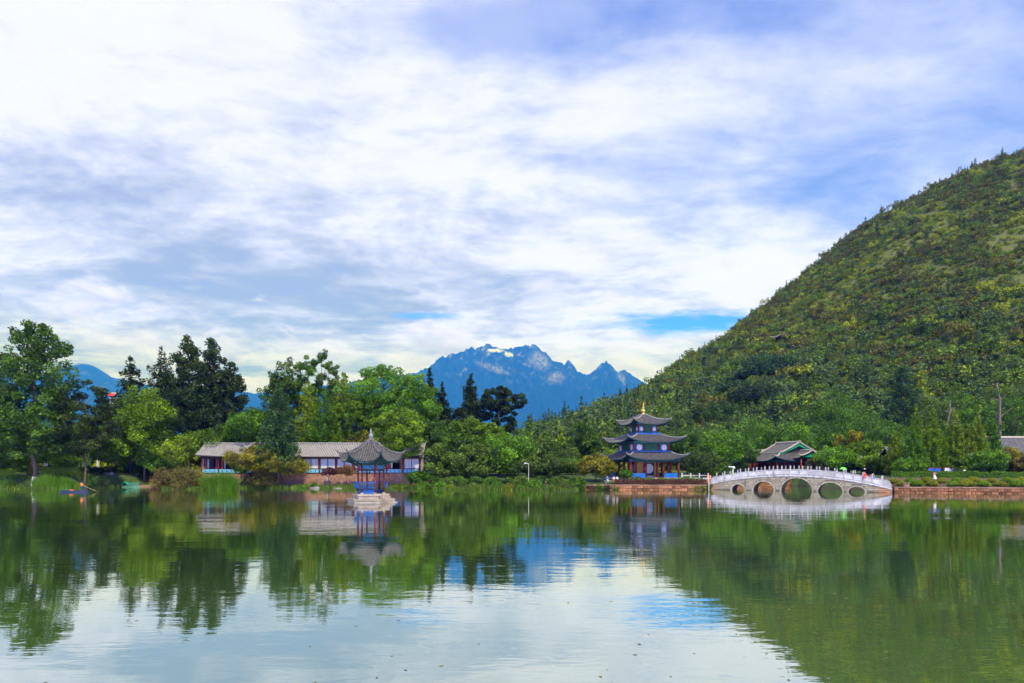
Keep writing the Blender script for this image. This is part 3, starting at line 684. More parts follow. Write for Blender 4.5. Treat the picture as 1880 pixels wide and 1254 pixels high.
for i, (px, tp) in enumerate(((1022, 793), (1014, 800), (1036, 792), (1049, 794), (1058, 791), (1004, 797))):
    tree('conifer', px, tp, 14, 262, 'dark', 'small dark conifer tip in the far row on the skyline left of the pagoda', under=835, tiers=14, per=6, leaves=1200, size=1.0, group='conifers in the far skyline row')
# ---- trees at the foot of the hill
for kind, px, tp, w, Y, mat, un, lab, kw in (
    ('round', 1120, 782, 64, 175, 'dull', 855, 'dull green tree half hidden behind the left of the pagoda', {}),
    ('round', 1215, 790, 70, 182, 'dull', 860, 'dull green tree behind the right of the pagoda upper roofs', {}),
    ('round', 1262, 782, 80, 178, 'mid', 860, 'grey green tree between the pagoda and the hill foot', {}),
    ('round', 1296, 826, 74, 146, 'dull', 878, 'pale olive green tree right of the pagoda by the white balustrade', {}),
    ('round', 1322, 782, 84, 180, 'green', 860, 'dull green tree behind the left end of the arched bridge', {}),
    ('round', 1352, 800, 70, 170, 'green', 868, 'rounded olive green tree left of the hall roofs', {}),
    ('round', 1384, 764, 90, 192, 'green', 850, 'dense green tree above the hall wing roof', {}),
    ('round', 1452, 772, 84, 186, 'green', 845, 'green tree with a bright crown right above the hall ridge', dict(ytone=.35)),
    ('round', 1508, 772, 86, 190, 'green', 850, 'dark green tree behind the right tip of the hall roof', {}),
    ('round', 1424, 790, 60, 182, 'green', 850, 'shaded green tree directly behind the hall ridge', {}),
    ('round', 1532, 712, 92, 205, 'green', 840, 'tall dark green tree at the hill foot behind the yellow tree', {}),
    ('round', 1582, 738, 112, 196, 'green', 845, 'broad dark green tree at the hill foot behind the bridge right end', {}),
    ('round', 1487, 738, 84, 206, 'mid', 840, 'dark green tree at the hill foot beside the dark grove', {}),
    ('round', 1630, 768, 90, 176, 'green', 850, 'dark green tree behind the row of redwoods, bridge side', {}),
    ('round', 1700, 722, 92, 192, 'dull', 840, 'dull green tree with bare limbs above the redwood row', {}),
    ('round', 1762, 716, 96, 190, 'green', 840, 'dull olive tree on the slope above the redwood row', {}),
    ('round', 1806, 738, 80, 184, 'green', 840, 'dark green tree left of the tall bare trunk', {}),
    ('round', 1866, 722, 96, 182, 'green', 830, 'dark green tree above the large grey roof', {}),
    ('round', 1880, 690, 90, 210, 'dull', 800, 'dull green tree cut by the picture edge above the grey roof', {}),
    ('column', 1660, 668, 64, 184, 'blue', 800, 'tall blue green poplar rising above the redwood row', dict(nclump=60, leaves=8500)),
    ('round', 1560, 788, 62, 152, 'yellow', 862, 'bright yellow green tree behind the right half of the bridge', dict(nclump=34, leaves=6500, crad=.14)),
    ('round', 1540, 814, 92, 149, 'green', 872, 'wide fresh green tree beneath the yellow tree behind the bridge', {}),
    ('round', 1592, 806, 80, 147, 'bright', 872, 'green tree behind the bridge right of the yellow tree', {}),
    ('round', 1618, 832, 70, 140, 'bright', 876, 'low bright tree behind the bridge end near the hedge', {}),
    ('dome', 1497, 840, 40, 149, 'brown', 876, 'small brownish bushy tree against the hall front', dict(nclump=24, leaves=3200, crad=.18)),
    ('round', 1765, 836, 46, 126, 'bright', 872, 'small bright green tree in front of the notice boards', dict(nclump=24, leaves=3400, crad=.18, size=.28)),
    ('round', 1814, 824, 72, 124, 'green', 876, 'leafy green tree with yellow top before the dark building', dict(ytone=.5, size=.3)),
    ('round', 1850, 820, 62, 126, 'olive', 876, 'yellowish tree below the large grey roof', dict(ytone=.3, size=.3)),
    ('round', 1886, 832, 56, 122, 'brown', 876, 'brownish olive tree cut by the picture edge at the right bank', dict(size=.3)),
    ('round', 1668, 838, 50, 128, 'green', 874, 'low green tree behind the clipped hedge near the bridge end', dict(nclump=26, leaves=3600, crad=.18, size=.28)),
    ('round', 1360, 700, 84, 292, 'blue', 790, 'dark blue green tree at the left of the grove on the hill', dict(size=.6)),
    ('round', 1408, 650, 104, 300, 'blue', 780, 'highest dark blue green tree of the grove on the hill', dict(size=.6)),
    ('round', 1448, 672, 74, 296, 'blue', 770, 'dark blue green tree at the right of the grove on the hill', dict(size=.6)),
    ('round', 1395, 705, 100, 270, 'dark', 790, 'dark tree low in front of the grove on the hill', dict(size=.6)),
    ('round', 1320, 735, 84, 262, 'mid', 800, 'green tree on the lower hill left of the dark grove', dict(size=.5)),
    ('round', 1240, 752, 76, 262, 'dull', 805, 'dull green tree on the lower hill above the pagoda right side', dict(size=.5)),
    ('round', 1270, 735, 60, 290, 'dull', 790, 'small dull green tree on the lower hill behind the pagoda', dict(size=.5)),
    ):
    k = dict(nclump=48, leaves=7000, crad=.145); k.update(kw)
    tree(kind, px, tp, w, Y, mat, lab, under=un, **k)
for px, tp, w, mat, Y, lab in ((1682, 738, 46, 'bright', 140, 'yellow green redwood, the palest of the row behind the clipped shrubs'), (1677, 782, 60, 'green', 129, 'short green redwood in front of the palest redwood'), (1646, 790, 54, 'lime', 134, 'short pale redwood nearest the bridge end'),
    (1712, 742, 56, 'bright', 131, 'slender olive green redwood behind the person in the pink top'), (1753, 750, 66, 'lime', 131, 'wide green redwood before the dark timber house'), (1795, 755, 54, 'lime', 134, 'slender green redwood beside the white gate pillar'),
    (1824, 768, 52, 'green', 136, 'green redwood overlapping the large grey roof'), (1733, 768, 44, 'green', 136, 'thin green redwood squeezed between two wider redwoods'), (1774, 772, 46, 'lime', 137, 'thin pale redwood left of the white gate pillar')):
    tree('conifer', px, tp, w, Y, mat, lab, under=864, name='redwood_tree', tiers=26, leaves=10500, size=.38, droop=-.08, power=.78, jag=.14)
# ---- bare trunks on the slope
def bare_tree(px, top, Y, label, seed, lean):
    rng = np.random.RandomState(seed); X = PX(px, Y); zb = base_z(X, Y); h = PZ(top, Y)-zb
    r = empty('bare_tree', (X, Y, zb), 0, label, 'tree'); mb = MB()
    pts = [(lean*t*h+rng.normal()*.32, rng.normal()*.3, -.3+h*t) for t in np.linspace(0, .85, 6)]
    mb.tube(pts, [.55, .46, .42, .34, .26, .15], 7)
    for j, s in ((2, -1), (3, 1), (4, -.7), (4, .5), (3, -.5)):
        a = pts[j]; w = rng.normal(size=4)*.5
        mb.tube([a, (a[0]+s*1.3, .3+w[0]*.3, a[2]+.5+w[1]*.5), (a[0]+s*2.4+w[2], .2*s, a[2]+1.0+w[3]), (a[0]+s*3.6+w[0], .4*s, a[2]+2.2+w[1])], [.2, .15, .09, .03], 5)
    mb.build('trunk', M['pale_bark'], r, True)
    C = np.array([(pts[4][0]+s*3.0, .2*s, pts[4][2]+2.6) for s in (-1, 1, -.4)]+[(pts[5][0], 0, h*.93), (pts[2][0], .5, h*.45)]); C[:, 2] -= .6; cr = np.array([1.3, 1.5, 1.2, 1.1, 1.3])
    V, Q, T = cloud(rng, C, cr, 1500, .42, np.full(5, .4)); me = np_mesh('crown', V, Q, T, False); me.materials.append(M['dull']); make_obj('crown', me, None, r)
bare_tree(1841, 672, 172, 'tall nearly leafless pale trunk above the large grey roof', 5, -.05)
bare_tree(1730, 704, 176, 'half bare tree with a crooked limb above the redwood row', 9, .12)
CW = {'mid': 'dark green', 'dull': 'dull olive green', 'green': 'fresh green', 'lime': 'pale yellow green', 'olive': 'olive yellow', 'dark': 'blackish green', 'crimson': 'reddish'}
leafmat('clipped', (.06, .09, .006), (.20, .24, .010), (.36, .36, .02))
leafmat('crimson', (.030, .012, .008), (.110, .035, .024), (.16, .13, .04))
# ---- shrubs and reeds along the water
shrub(325, 856, 104, 131.5, 'brown', 'wide brownish bush overhanging the water left of the corridor', leaves=9000, nclump=50, crad=.12, size=.3)
shrub(352, 852, 60, 133, 'olive', 'olive yellow bush rising behind the wide brownish bush', leaves=3500)
shrub(292, 862, 36, 131, 'rust', 'small rust tinged bush at the left of the wide brownish bush', leaves=1600)
def reed_clump(px, Y, wpx, h, label, n=900, mat='reed', group=None, curve=.4, zoff=0, width=.05):
    SEED[0] += 3; X = PX(px, Y); r = empty('reed_clump', (X, Y, max(base_z(X, Y), 0)+zoff), 0, label, 'reeds', group)
    make_obj('blades', blades(SEED[0], wpx*Y/F, wpx*Y/F*.6, h, n, mat, curve, width), None, r)
    return r
reed_clump(404, 130.6, 60, 3.9, 'tall bright green reed clump before the corridor left end', 1500, curve=.55, width=.04)
shrub(402, 876, 50, 131.2, 'green', 'green bush in the heart of the tall reed clump', leaves=2600, size=.3)
reed_clump(84, 132.6, 46, 2.9, 'bright green reeds at the water left of the boat bow', 1800, curve=.15)
reed_clump(116, 132.6, 44, 2.6, 'bright green reeds at the water behind the boat', 1700, curve=.15)
reed_clump(12, 132.6, 30, 1.8, 'short reeds at the water below the cut off tree', 800, curve=.2)
tree('spread', 474, 812, 96, 138.4, 'olive', 'olive yellow multi stem tree at the water before the corridor', under=868, nclump=60, leaves=10000, size=.30, crad=.125, trunk_r=.3, flat=.7)
tree('spread', 530, 834, 74, 138.2, 'olive', 'smaller olive tree with leaning stems before the corridor windows', under=872, nclump=40, leaves=6000, size=.28, crad=.14, trunk_r=.16, flat=.6)
tree('dome', 482, 858, 56, 138.0, 'brown', 'low brownish bushy tree at the foot of the olive tree', under=890, nclump=26, leaves=3200, size=.28, crad=.2)
tree('spread', 443, 846, 34, 138.4, 'green', 'small green tree on a thin trunk at the left of the olive tree', under=868, nclump=22, leaves=2400, size=.26, crad=.2)
tree('spread', 636, 852, 40, 139.6, 'rust', 'small rust tinged tree left of the pavilion', under=872, nclump=24, leaves=2200, size=.24, crad=.18, trunk_r=.07)
tree('dome', 604, 856, 26, 140, 'purple', 'small purple leaved tree against the corridor base wall', under=872, nclump=18, leaves=1400, size=.24, crad=.22)
shrub(576, 884, 16, 137.2, 'reed', 'small grassy tuft on a stone in the water before the corridor', leaves=600, dz=0.1)
for i, (px, w, tp, mat) in enumerate(((452, 26, 889, 'green'), (560, 40, 890, 'green'), (620, 30, 890, 'green'), (655, 26, 888, 'green'), (742, 40, 886, 'dull'), (776, 34, 882, 'green'))):
    shrub(px, tp, w, 138.3, mat, CW[mat]+' ground bush along the foot of the corridor base wall', 'bushes at the corridor wall foot', leaves=1100, size=.24)
for i, (px, w, tp, mat) in enumerate(((812, 30, 884, 'green'), (826, 26, 889, 'lime'), (850, 22, 886, 'dull'), (871, 34, 885, 'dull'), (895, 22, 890, 'dull'), (912, 28, 884, 'green'), (936, 30, 887, 'olive'), (955, 22, 889, 'green'), (1012, 30, 889, 'dull'), (1036, 36, 880, 'dull'), (1058, 26, 886, 'green'))):
    shrub(px, tp, w, float(shore(PX(px, 128)))+.9, mat, CW[mat]+' low bush at the open waterline between corridor and pagoda', 'bushes on the open shore', leaves=1300, size=.24)
shrub(978, 880, 42, 128.8, 'green', 'rounded green bush on the shore at the foot of the lamp post', leaves=2600)
for i, px in enumerate((20, 40, 130, 150, 176, 200)):
    shrub(px, 884+(i % 3)*2, 26, float(shore(PX(px, 132)))+1.4, ('mid', 'dull', 'green')[i % 3], CW[('mid', 'dull', 'green')[i % 3]]+' low bush along the left bank waterline', 'bushes along the left bank', leaves=1200, size=.24)
shrub(30, 874, 60, 136, 'green', 'broad garden bush beside the whitewashed trunk', leaves=2600)
shrub(110, 872, 60, 137, 'mid', 'grey leaved garden bush below the bright hedge', leaves=2600)
shrub(75, 852, 26, 140, 'rust', 'small rust red garden bush behind the whitewashed trunk', leaves=1000)
shrub(60, 846, 22, 141, 'yellow', 'small yellow garden bush behind the whitewashed trunk', leaves=900)
shrub(88, 850, 24, 141, 'purple', 'dark purple round garden bush above the bright hedge', leaves=1000)
shrub(108, 852, 40, 142, 'lime', 'pale green round garden bush at the back of the hedge', leaves=1600)
for i, (px, tp, w, mat) in enumerate(((1072, 886, 22, 'mid'), (1086, 889, 20, 'crimson'), (1098, 888, 24, 'mid'), (1114, 890, 22, 'dark'), (1130, 892, 16, 'dull'), (1272, 891, 18, 'green'), (1288, 890, 18, 'dull'))):
    shrub(px, tp, w, 127.3, mat, CW[mat]+' trailing bush hanging over the terrace wall below the pagoda', 'bushes hanging over the terrace wall', leaves=1300, size=.22, dz=.1)
for i, px in enumerate(range(800, 1062, 17)):
    shrub(px+(i*5 % 7), 872+(i*5 % 9), 34, float(shore(PX(px, 129)))+4.2+(i % 3), ('mid', 'dull', 'green', 'mid')[i % 4], CW[('mid', 'dull', 'green', 'mid')[i % 4]]+' taller bush in the thicket row behind the open shore', 'bushes in the thicket row', leaves=2200, size=.28)
for i, px in enumerate((250, 270, 285, 168, 186)):
    shrub(px, 868+i % 3*3, 30, float(shore(PX(px, 148)))+5.5, ('mid', 'dark', 'dull')[i % 3], CW[('mid', 'dark', 'dull')[i % 3]]+' bush on the slope behind the jetty lawn', 'bushes on the lawn slope', leaves=1600, size=.26)
for px in (182, 202, 262): shrub(px, 856, 26, 152, 'dark', 'clipped dark round bush at the top of the lawn', 'dark bushes on the lawn top', leaves=1400, size=.22)
# ---- trimmed hedges: box cores with leaves all over
def hedge(name, label, pts, width, top, mat, leaves, size=.2, rough_=.15):
    """pts: (x, y) plan line; top: height above ground"""
    rng = np.random.RandomState(SEED[0]); SEED[0] += 5
    p = np.array(pts, float); L = np.r_[0, np.cumsum(np.hypot(*np.diff(p, axis=0).T))]
    u = rng.rand(leaves)*L[-1]; X = np.interp(u, L, p[:, 0]); Y = np.interp(u, L, p[:, 1])
    d = np.stack([np.interp(u+.3, L, p[:, 0])-np.interp(u-.3, L, p[:, 0]), np.interp(u+.3, L, p[:, 1])-np.interp(u-.3, L, p[:, 1]), np.zeros(leaves)], 1); d = unit(d)
    nr = np.stack([d[:, 1], -d[:, 0], np.zeros(leaves)], 1); gz = ground_z(X, Y)
    face = rng.rand(leaves); side = np.where(face < .45, 0, np.where(face < .85, 1, -1))
    off = np.where(side == 0, rng.uniform(-.5, .5, leaves), side*.5)*width
    topn = top*(1+rough_*vnoise(X/.9, Y/.9, 6, 3)); h = np.where(side == 0, topn, rng.rand(leaves)*topn)+rng.normal(size=leaves)*(.05+.1*rough_)
    pos = np.stack([X, Y, gz], 1)+nr*(off+rng.normal(size=leaves)*.05)[:, None]+np.array([0, 0, 1])*h[:, None]
    nn = np.where((side == 0)[:, None], np.array([0, 0, 1.]), nr*side[:, None]); nn = unit(nn+rng.normal(size=(leaves, 3))*.5)
    V, Q, T = leaf_quads(rng, pos, nn, size, np.clip(.45+.2*rng.normal(size=leaves)+.15*vnoise(X/1.5, Y/1.5, 4), 0, 1), .6)
    me = np_mesh('foliage', V, Q, T, False); me.materials.append(M[mat])
    r = empty(name, (0, 0, 0), 0, label, 'hedge'); c = p.mean(0); zc = float(ground_z(c[0], c[1])); r.location = (c[0], c[1], zc)
    o = make_obj('foliage', me, None, r); o.location = (-c[0], -c[1], -zc)
    return r
H = lambda a, b, Ya, Yb: [(PX(a, Ya), Ya), (PX((a+b)/2, (Ya+Yb)/2), (Ya+Yb)/2), (PX(b, Yb), Yb)]
hedge('hedge', 'bright green flat topped hedge behind the reeds on the left bank', H(76, 152, 138, 138), 1.4, 1.5, 'bright', 4200)
hedge('hedge', 'short bright hedge left of the whitewashed trunk', H(-20, 34, 138, 138), 1.3, 1.2, 'bright', 2600)
hedge('hedge', 'dark clipped box hedge at the top of the lawn', H(168, 194, 152, 152), 1.4, 1.5, 'dark', 1800)
hedge('hedge', 'dark clipped hedge above the jetty', H(250, 278, 154, 154), 1.4, 1.4, 'dark', 1800)
hedge('hedge', 'long dark green hedge behind the clipped shrubs on the right bank', H(1636, 1900, 127, 118.5), 1.3, 1.0, 'green', 12000, .24, .3)
hedge('hedge', 'reddish brown hedge on the terrace wall before the pagoda', H(1128, 1296, 130.3, 130.3), 1.2, .75, 'crimson', 6500, .22, .5)
hedge('hedge', 'low green hedge behind the reddish hedge before the pagoda', H(1150, 1296, 131.8, 131.8), .9, .9, 'dull', 3500, .24, .5)
# clipped yellow green shrubs in two rows on the right bank
rng = np.random.RandomState(4)
C = np.stack([np.cos(np.arange(26)*2.4)*.75*np.sqrt(np.arange(26)/26), np.sin(np.arange(26)*2.4)*.7*np.sqrt(np.arange(26)/26), .62-.42*np.arange(26)/26], 1)
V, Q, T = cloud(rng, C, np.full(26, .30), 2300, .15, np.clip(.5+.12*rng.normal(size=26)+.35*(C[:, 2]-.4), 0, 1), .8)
dome_mesh = np_mesh('foliage', V, Q, T, False); dome_mesh.materials.append(M['clipped'])
dome_mesh2 = np_mesh('foliage', V, Q, T, False); dome_mesh2.materials.append(M['bright'])
stem_mesh = MB().tube([(0, 0, -.1), (0, 0, .3)], [.05, .04], 6).mesh('stem'); stem_mesh.materials.append(M['bark'])
def clipped(px, off, s, k):
    Y = float(np.interp(px, [1640, 1880], [114.4, 108.6]))+off; X = PX(px, Y)
    r = empty('clipped_shrub', (X, Y, base_z(X, Y)), px*1.3, 'low dome clipped yellow green shrub in the %s row above the right bank wall' % ('back' if off > 4 else 'front'), 'shrub', 'clipped shrubs in the %s row' % ('back' if off > 4 else 'front'))
    s *= 1.22; r.scale = (s, s*.85, s*.85); make_obj('foliage', dome_mesh2 if k else dome_mesh, None, r); make_obj('stem', stem_mesh, None, r)
for i, px in enumerate((1641, 1671, 1702, 1728, 1757, 1787, 1821, 1850, 1880)): clipped(px, 5.2, 1.05+.12*(i*7 % 3-1), i % 3 == 1)
for i, px in enumerate((1656, 1681, 1712, 1750, 1776, 1806, 1836, 1868)): clipped(px, 3.2, 1.12+.12*(i*5 % 3-1), i % 2 == 1)
# ---------------------------------------------------------------- scrub wood on the hill (nobody could count it)
def hill_leaf():
    m, N, out = mat_base('hill_leaf')
    at = N.n('ShaderNodeAttribute'); at.attribute_name = 'tone'
    hu = N.n('ShaderNodeAttribute'); hu.attribute_name = 'hue'; hu.attribute_type = 'INSTANCER'
    t = at.outputs['Fac']; h = hu.outputs['Fac']
    def ramp3(a, b, c): return N.mix(N.ramp(t, .5, 1, smooth=False), N.mix(N.ramp(t, 0, .5, smooth=False), a, b), c)
    brown = ramp3((0.052, 0.053, 0.008), (0.143, 0.141, 0.018), (0.307, 0.285, 0.037)); green = ramp3((0.048, 0.095, 0.009), (0.133, 0.236, 0.017), (0.301, 0.437, 0.034))
    lime = ramp3((0.133, 0.178, 0.008), (0.314, 0.390, 0.012), (0.578, 0.615, 0.034)); blue = ramp3((0.032, 0.069, 0.017), (0.088, 0.157, 0.034), (0.194, 0.284, 0.056))
    col = N.mix(N.ramp(h, .22, .30), brown, blue); col = N.mix(N.ramp(h, .42, .52), col, green); col = N.mix(N.ramp(h, .74, .82), col, lime)
    bs = N.n('ShaderNodeBsdfPrincipled'); N.put(bs.inputs['Base Color'], col); bs.inputs['Roughness'].default_value = .6; bs.inputs['Specular IOR Level'].default_value = .15
    tr = N.n('ShaderNodeBsdfTranslucent'); N.put(tr.inputs[0], col); mx = N.n('ShaderNodeMixShader'); mx.inputs[0].default_value = .25
    N.t.links.new(bs.outputs[0], mx.inputs[1]); N.t.links.new(tr.outputs[0], mx.inputs[2]); N.t.links.new(mx.outputs[0], out.inputs[0]); return m
hill_leaf()
def wood_kinds():
    pc = bpy.data.collections.new('hill_wood_kinds')
    for k in range(6):
        rng = np.random.RandomState(50+k)
        if k < 4:      # bushes, unit width about 1
            n = 16; C = np.stack([rng.normal(size=n)*.22, rng.normal(size=n)*.22, rng.uniform(.1, .55 if k < 3 else .9, n)], 1)
            V, Q, T = cloud(rng, C, rng.uniform(.12, .22, n), 420, .13, np.clip(.4+.15*rng.normal(size=n), 0, 1))
            me = np_mesh('scrub', V, Q, T, False)
        else:          # small conifers
            t, me = conifer(60+k, 1.9, .62, .1, None, tiers=12, per=7, leaves=460, size=.17, droop=.15, power=.7)
        me.materials.append(M['hill_leaf']); o = bpy.data.objects.new('%02d_scrub' % k, me); pc.objects.link(o)
    return pc
KINDS = wood_kinds()
def scatter(name, label, X, Y, Z, pick, scl, hue, rng):
    n = len(X)
    me = bpy.data.meshes.new(name); me.vertices.add(n); me.vertices.foreach_set('co', np.stack([X, Y, Z], 1).astype(np.float32).ravel())
    for nm, ty, ar in (('pick', 'INT', pick.astype(np.int32)), ('scl', 'FLOAT', scl.astype(np.float32)), ('hue', 'FLOAT', hue.astype(np.float32)), ('spin', 'FLOAT', (rng.rand(n)*6.28).astype(np.float32))):
        me.attributes.new(nm, ty, 'POINT').data.foreach_set('value', ar)
    o = bpy.data.objects.new(name, me); COL.objects.link(o); o['kind'] = 'stuff'; o['label'] = label; o['category'] = 'scrub'
    ng = bpy.data.node_groups.new('scatter', 'GeometryNodeTree')
    ng.interface.new_socket('Geometry', in_out='INPUT', socket_type='NodeSocketGeometry'); ng.interface.new_socket('Geometry', in_out='OUTPUT', socket_type='NodeSocketGeometry')
    gi = ng.nodes.new('NodeGroupInput'); go = ng.nodes.new('NodeGroupOutput'); ip = ng.nodes.new('GeometryNodeInstanceOnPoints'); ci = ng.nodes.new('GeometryNodeCollectionInfo')
    ci.inputs['Collection'].default_value = KINDS; ci.inputs['Separate Children'].default_value = True; ci.inputs['Reset Children'].default_value = True
    def na(nm, ty):
        a = ng.nodes.new('GeometryNodeInputNamedAttribute'); a.data_type = ty; a.inputs['Name'].default_value = nm; return a.outputs[0]
    L = ng.links.new; cx = ng.nodes.new('ShaderNodeCombineXYZ'); L(na('spin', 'FLOAT'), cx.inputs[2])
    e2r = ng.nodes.new('FunctionNodeEulerToRotation'); L(cx.outputs[0], e2r.inputs[0])
    L(gi.outputs[0], ip.inputs['Points']); L(ci.outputs[0], ip.inputs['Instance']); ip.inputs['Pick Instance'].default_value = True
    L(na('pick', 'INT'), ip.inputs['Instance Index']); L(e2r.outputs[0], ip.inputs['Rotation']); L(na('scl', 'FLOAT'), ip.inputs['Scale']); L(ip.outputs[0], go.inputs[0])
    md = o.modifiers.new('scatter', 'NODES'); md.node_group = ng
def hill_wood():
    rng = np.random.RandomState(7); n = 31000
    X = rng.uniform(-60, 520, n); Y = 196+rng.rand(n)**1.0*280
    Z = hill_z(X, Y); ok = (Z > 3.2) & (Z > ground_z(X, Y)-.2) & (X/Y < .86) & (X/Y > .02)
    X, Y, Z = X[ok], Y[ok], Z[ok]; n = len(X); hn = Z/np.maximum(np.interp(X, HX, HH), 1)
    low = np.clip(1.25-Z/75., 0, 1)                       # taller greener wood low down
    pa = vnoise(X/13., Y/13., 17, 3); pb = vnoise(X/70., Y/70., 19, 3)
    open_ = (pa > .10) & (rng.rand(n) < .85*(1-low))       # grassy openings
    X, Y, Z, pa, pb, low = [q[~open_] for q in (X, Y, Z, pa, pb, low)]; n = len(X)
    u = rng.rand(n); hue = np.where(u < .57-.47*low, rng.uniform(0, .2, n), np.where(u < .68-.16*low, rng.uniform(.32, .42, n), rng.uniform(.5, .74, n)))
    hue = np.where((pa > .0) & (rng.rand(n) < .36*(1-.75*low)), rng.uniform(.8, 1, n), hue); hue = np.where((low > .5) & (X < 150) & (rng.rand(n) < .40), .36, hue)
    con = rng.rand(n) < (.08+.05*low+.28*(pb > .2)); pick = np.where(con, rng.randint(4, 6, n), rng.randint(0, 4, n))
    hue = np.where(con & (hue < .3), .45, hue)
    scl = rng.uniform(2.1, 4.5, n)*(1+.75*low); scl = np.where(con, scl*.8, scl); scl = np.where(rng.rand(n) < .14, scl*1.5, scl)
    m = 26000; X2 = rng.uniform(60, 520, m); Y2 = 215+rng.rand(m)*260; Z2 = hill_z(X2, Y2); ok = (Z2 > 12) & (X2/Y2 < .86); X2, Y2, Z2 = X2[ok], Y2[ok], Z2[ok]; m = len(X2)
    X = np.r_[X, X2]; Y = np.r_[Y, Y2]; Z = np.r_[Z, Z2+.1]; pick = np.r_[pick, rng.randint(0, 3, m)]; scl = np.r_[scl, rng.uniform(1.0, 3.0, m)]; hue = np.r_[hue, np.where(rng.rand(m) < .62, rng.uniform(.8, 1, m), rng.uniform(.5, .72, m))]
    scatter('hill_wood', 'dense scrub and small trees covering the whole steep hill', X, Y, Z-.25, pick, scl, hue, rng)
hill_wood()
def back_wood():
    # the wood that closes the view behind the garden trees
    rng = np.random.RandomState(12); n = 2600; Y = rng.uniform(166, 235, n); px = rng.uniform(-120, 1130, n); X = PX(px, Y); Z = ground_z(X, Y)
    scl = rng.uniform(5.5, 9.5, n); pick = rng.choice([0, 1, 2, 3, 3, 3, 4, 5], n); hue = np.where(rng.rand(n) < .6, rng.uniform(.5, .74, n), rng.uniform(.3, .42, n))
    hue = np.where(rng.rand(n) < .12, .9, hue); scl = np.where(pick > 3, scl*.75, scl)
    scatter('back_wood', 'dense green undergrowth closing the view behind the garden trees', X, Y, Z-.3, pick, scl, hue, rng)
back_wood()

def shore_grass():
    # rank grass and weeds along the open waterline
    rng = np.random.RandomState(31); n = 15000; px = rng.uniform(-30, 1062, n); X = PX(px, 131); off = np.abs(rng.normal(size=n))*1.6-.25
    Y = shore(X)+off; ok = (X < PX(440, 131)) | (X > PX(790, 131)) | (rng.rand(n) < .5); X, Y = X[ok], Y[ok]; n = len(X)
    b = np.stack([X, Y, np.maximum(ground_z(X, Y), -.05)-.05], 1); hh = rng.uniform(.25, .9, n)*(1+.5*vnoise(X/2., Y/2., 2)); a = rng.rand(n)*6.28
    s_ = np.stack([np.cos(a), np.sin(a), np.zeros(n)], 1)*.05; ln = np.stack([rng.normal(size=n), rng.normal(size=n), np.zeros(n)], 1)*.3*hh[:, None]
    t = b+ln+np.array([0, 0, 1])*hh[:, None]; m = b+ln*.35+np.array([0, 0, .6])*hh[:, None]
    V = np.stack([b-s_, b+s_, m+s_*.9, m-s_*.9, t+s_*.2, t-s_*.2], 1).reshape(-1, 3); i = np.arange(n)*6
    Q = np.concatenate([np.stack([i, i+1, i+2, i+3], 1), np.stack([i+3, i+2, i+4, i+5], 1)]); T = np.clip(.4+.22*rng.normal(size=n)+.3*vnoise(X/4., Y/4., 8), 0, 1)
    me = np_mesh('shore_grass', V, Q, np.r_[T, T], False); me.materials.append(M['dull']); o = make_obj('shore_grass', me, None); o['kind'] = 'stuff'; o['label'] = 'rank grass along the open waterline'; o['category'] = 'grass'
shore_grass()
# ---------------------------------------------------------------- roofs
class Roof:
    """collects one tiled roof: surface, tile ribs, ridges, painted soffit"""
    def __init__(s): s.surf, s.rib, s.ridge, s.sof = MB(), MB(), MB(), MB()
    def patch(s, p0, p1, q0, q1, ze, zt, lift=.8, pw=1.35, gap=.32, r=.07, ns=14, nt=7, hip=.13, thick=.16, lp=3.0, hips=(True, True), tip=.35):
        p0, p1, q0, q1 = [Vector((*p[:2], 0)) for p in (p0, p1, q0, q1)]
        h0, h1 = (p1-p0).length/2, (q1-q0).length/2
        def P(sx, t, dz=0.0):
            a = p0.lerp(p1, (sx+1)/2); b = q0.lerp(q1, (sx+1)/2); c = a.lerp(b, t)
            c.z = ze+(zt-ze)*t**pw+lift*abs(sx)**lp*(1-t)**2+dz; return c
        ss = [-1+2*i/ns for i in range(ns+1)]; ts = [j/nt for j in range(nt+1)]
        s.surf.grid([[P(a, t) for a in ss] for t in ts])
        s.sof.grid([[P(a, t, -thick) for a in reversed(ss)] for t in ts])
        s.sof.grid([[P(a, 0, -thick) for a in ss], [P(a, 0, -.004) for a in ss]])
        n = max(2, int(2*h0/gap)); ext = (P(0, 0)-P(0, .1)); ext.z = 0; ext = ext.normalized()*.12
        for i in range(n+1):
            x = -h0+h0*2*(i+.5)/(n+1); tm = 1.0
            if abs(x) > h1: tm = (h0-abs(x))/max(h0-h1, 1e-6)
            if tm < .06: continue
            pts = []
            for j in range(6):
                t = tm*j/5; h = h0+(h1-h0)*t; pts.append(P(max(-1, min(1, x/max(h, 1e-4))), t, r*.45))
            pts[0] = pts[0]+ext
            s.rib.tube(pts, r, 5, True)
        for k, sx in enumerate((-1, 1)):
            if hips[k]:
                pts = [P(sx, t, hip*.8) for t in (0, .12, .25, .45, .7, 1)]
                d = (pts[0]-pts[2]); d.z = 0; d.normalize()
                s.ridge.tube([pts[0]+d*tip+Vector((0, 0, tip*.75)), pts[0]+d*tip*.35+Vector((0, 0, tip*.15))]+pts, [hip*.35]+[hip]*7, 6)
        return P
    def build(s, parent, surf='roof_grey', rib='roof_rib', ridge='ridge_grey', sof='eave_teal', name='roof'):
        o = s.surf.build(name, M[surf], parent)
        if s.rib.v: s.rib.build('tile_ribs', M[rib], o, kind='stuff')
        if s.ridge.v: s.ridge.build('ridges', M[ridge], o)
        if s.sof.v: s.sof.build('soffit', M[sof], o)
        return o
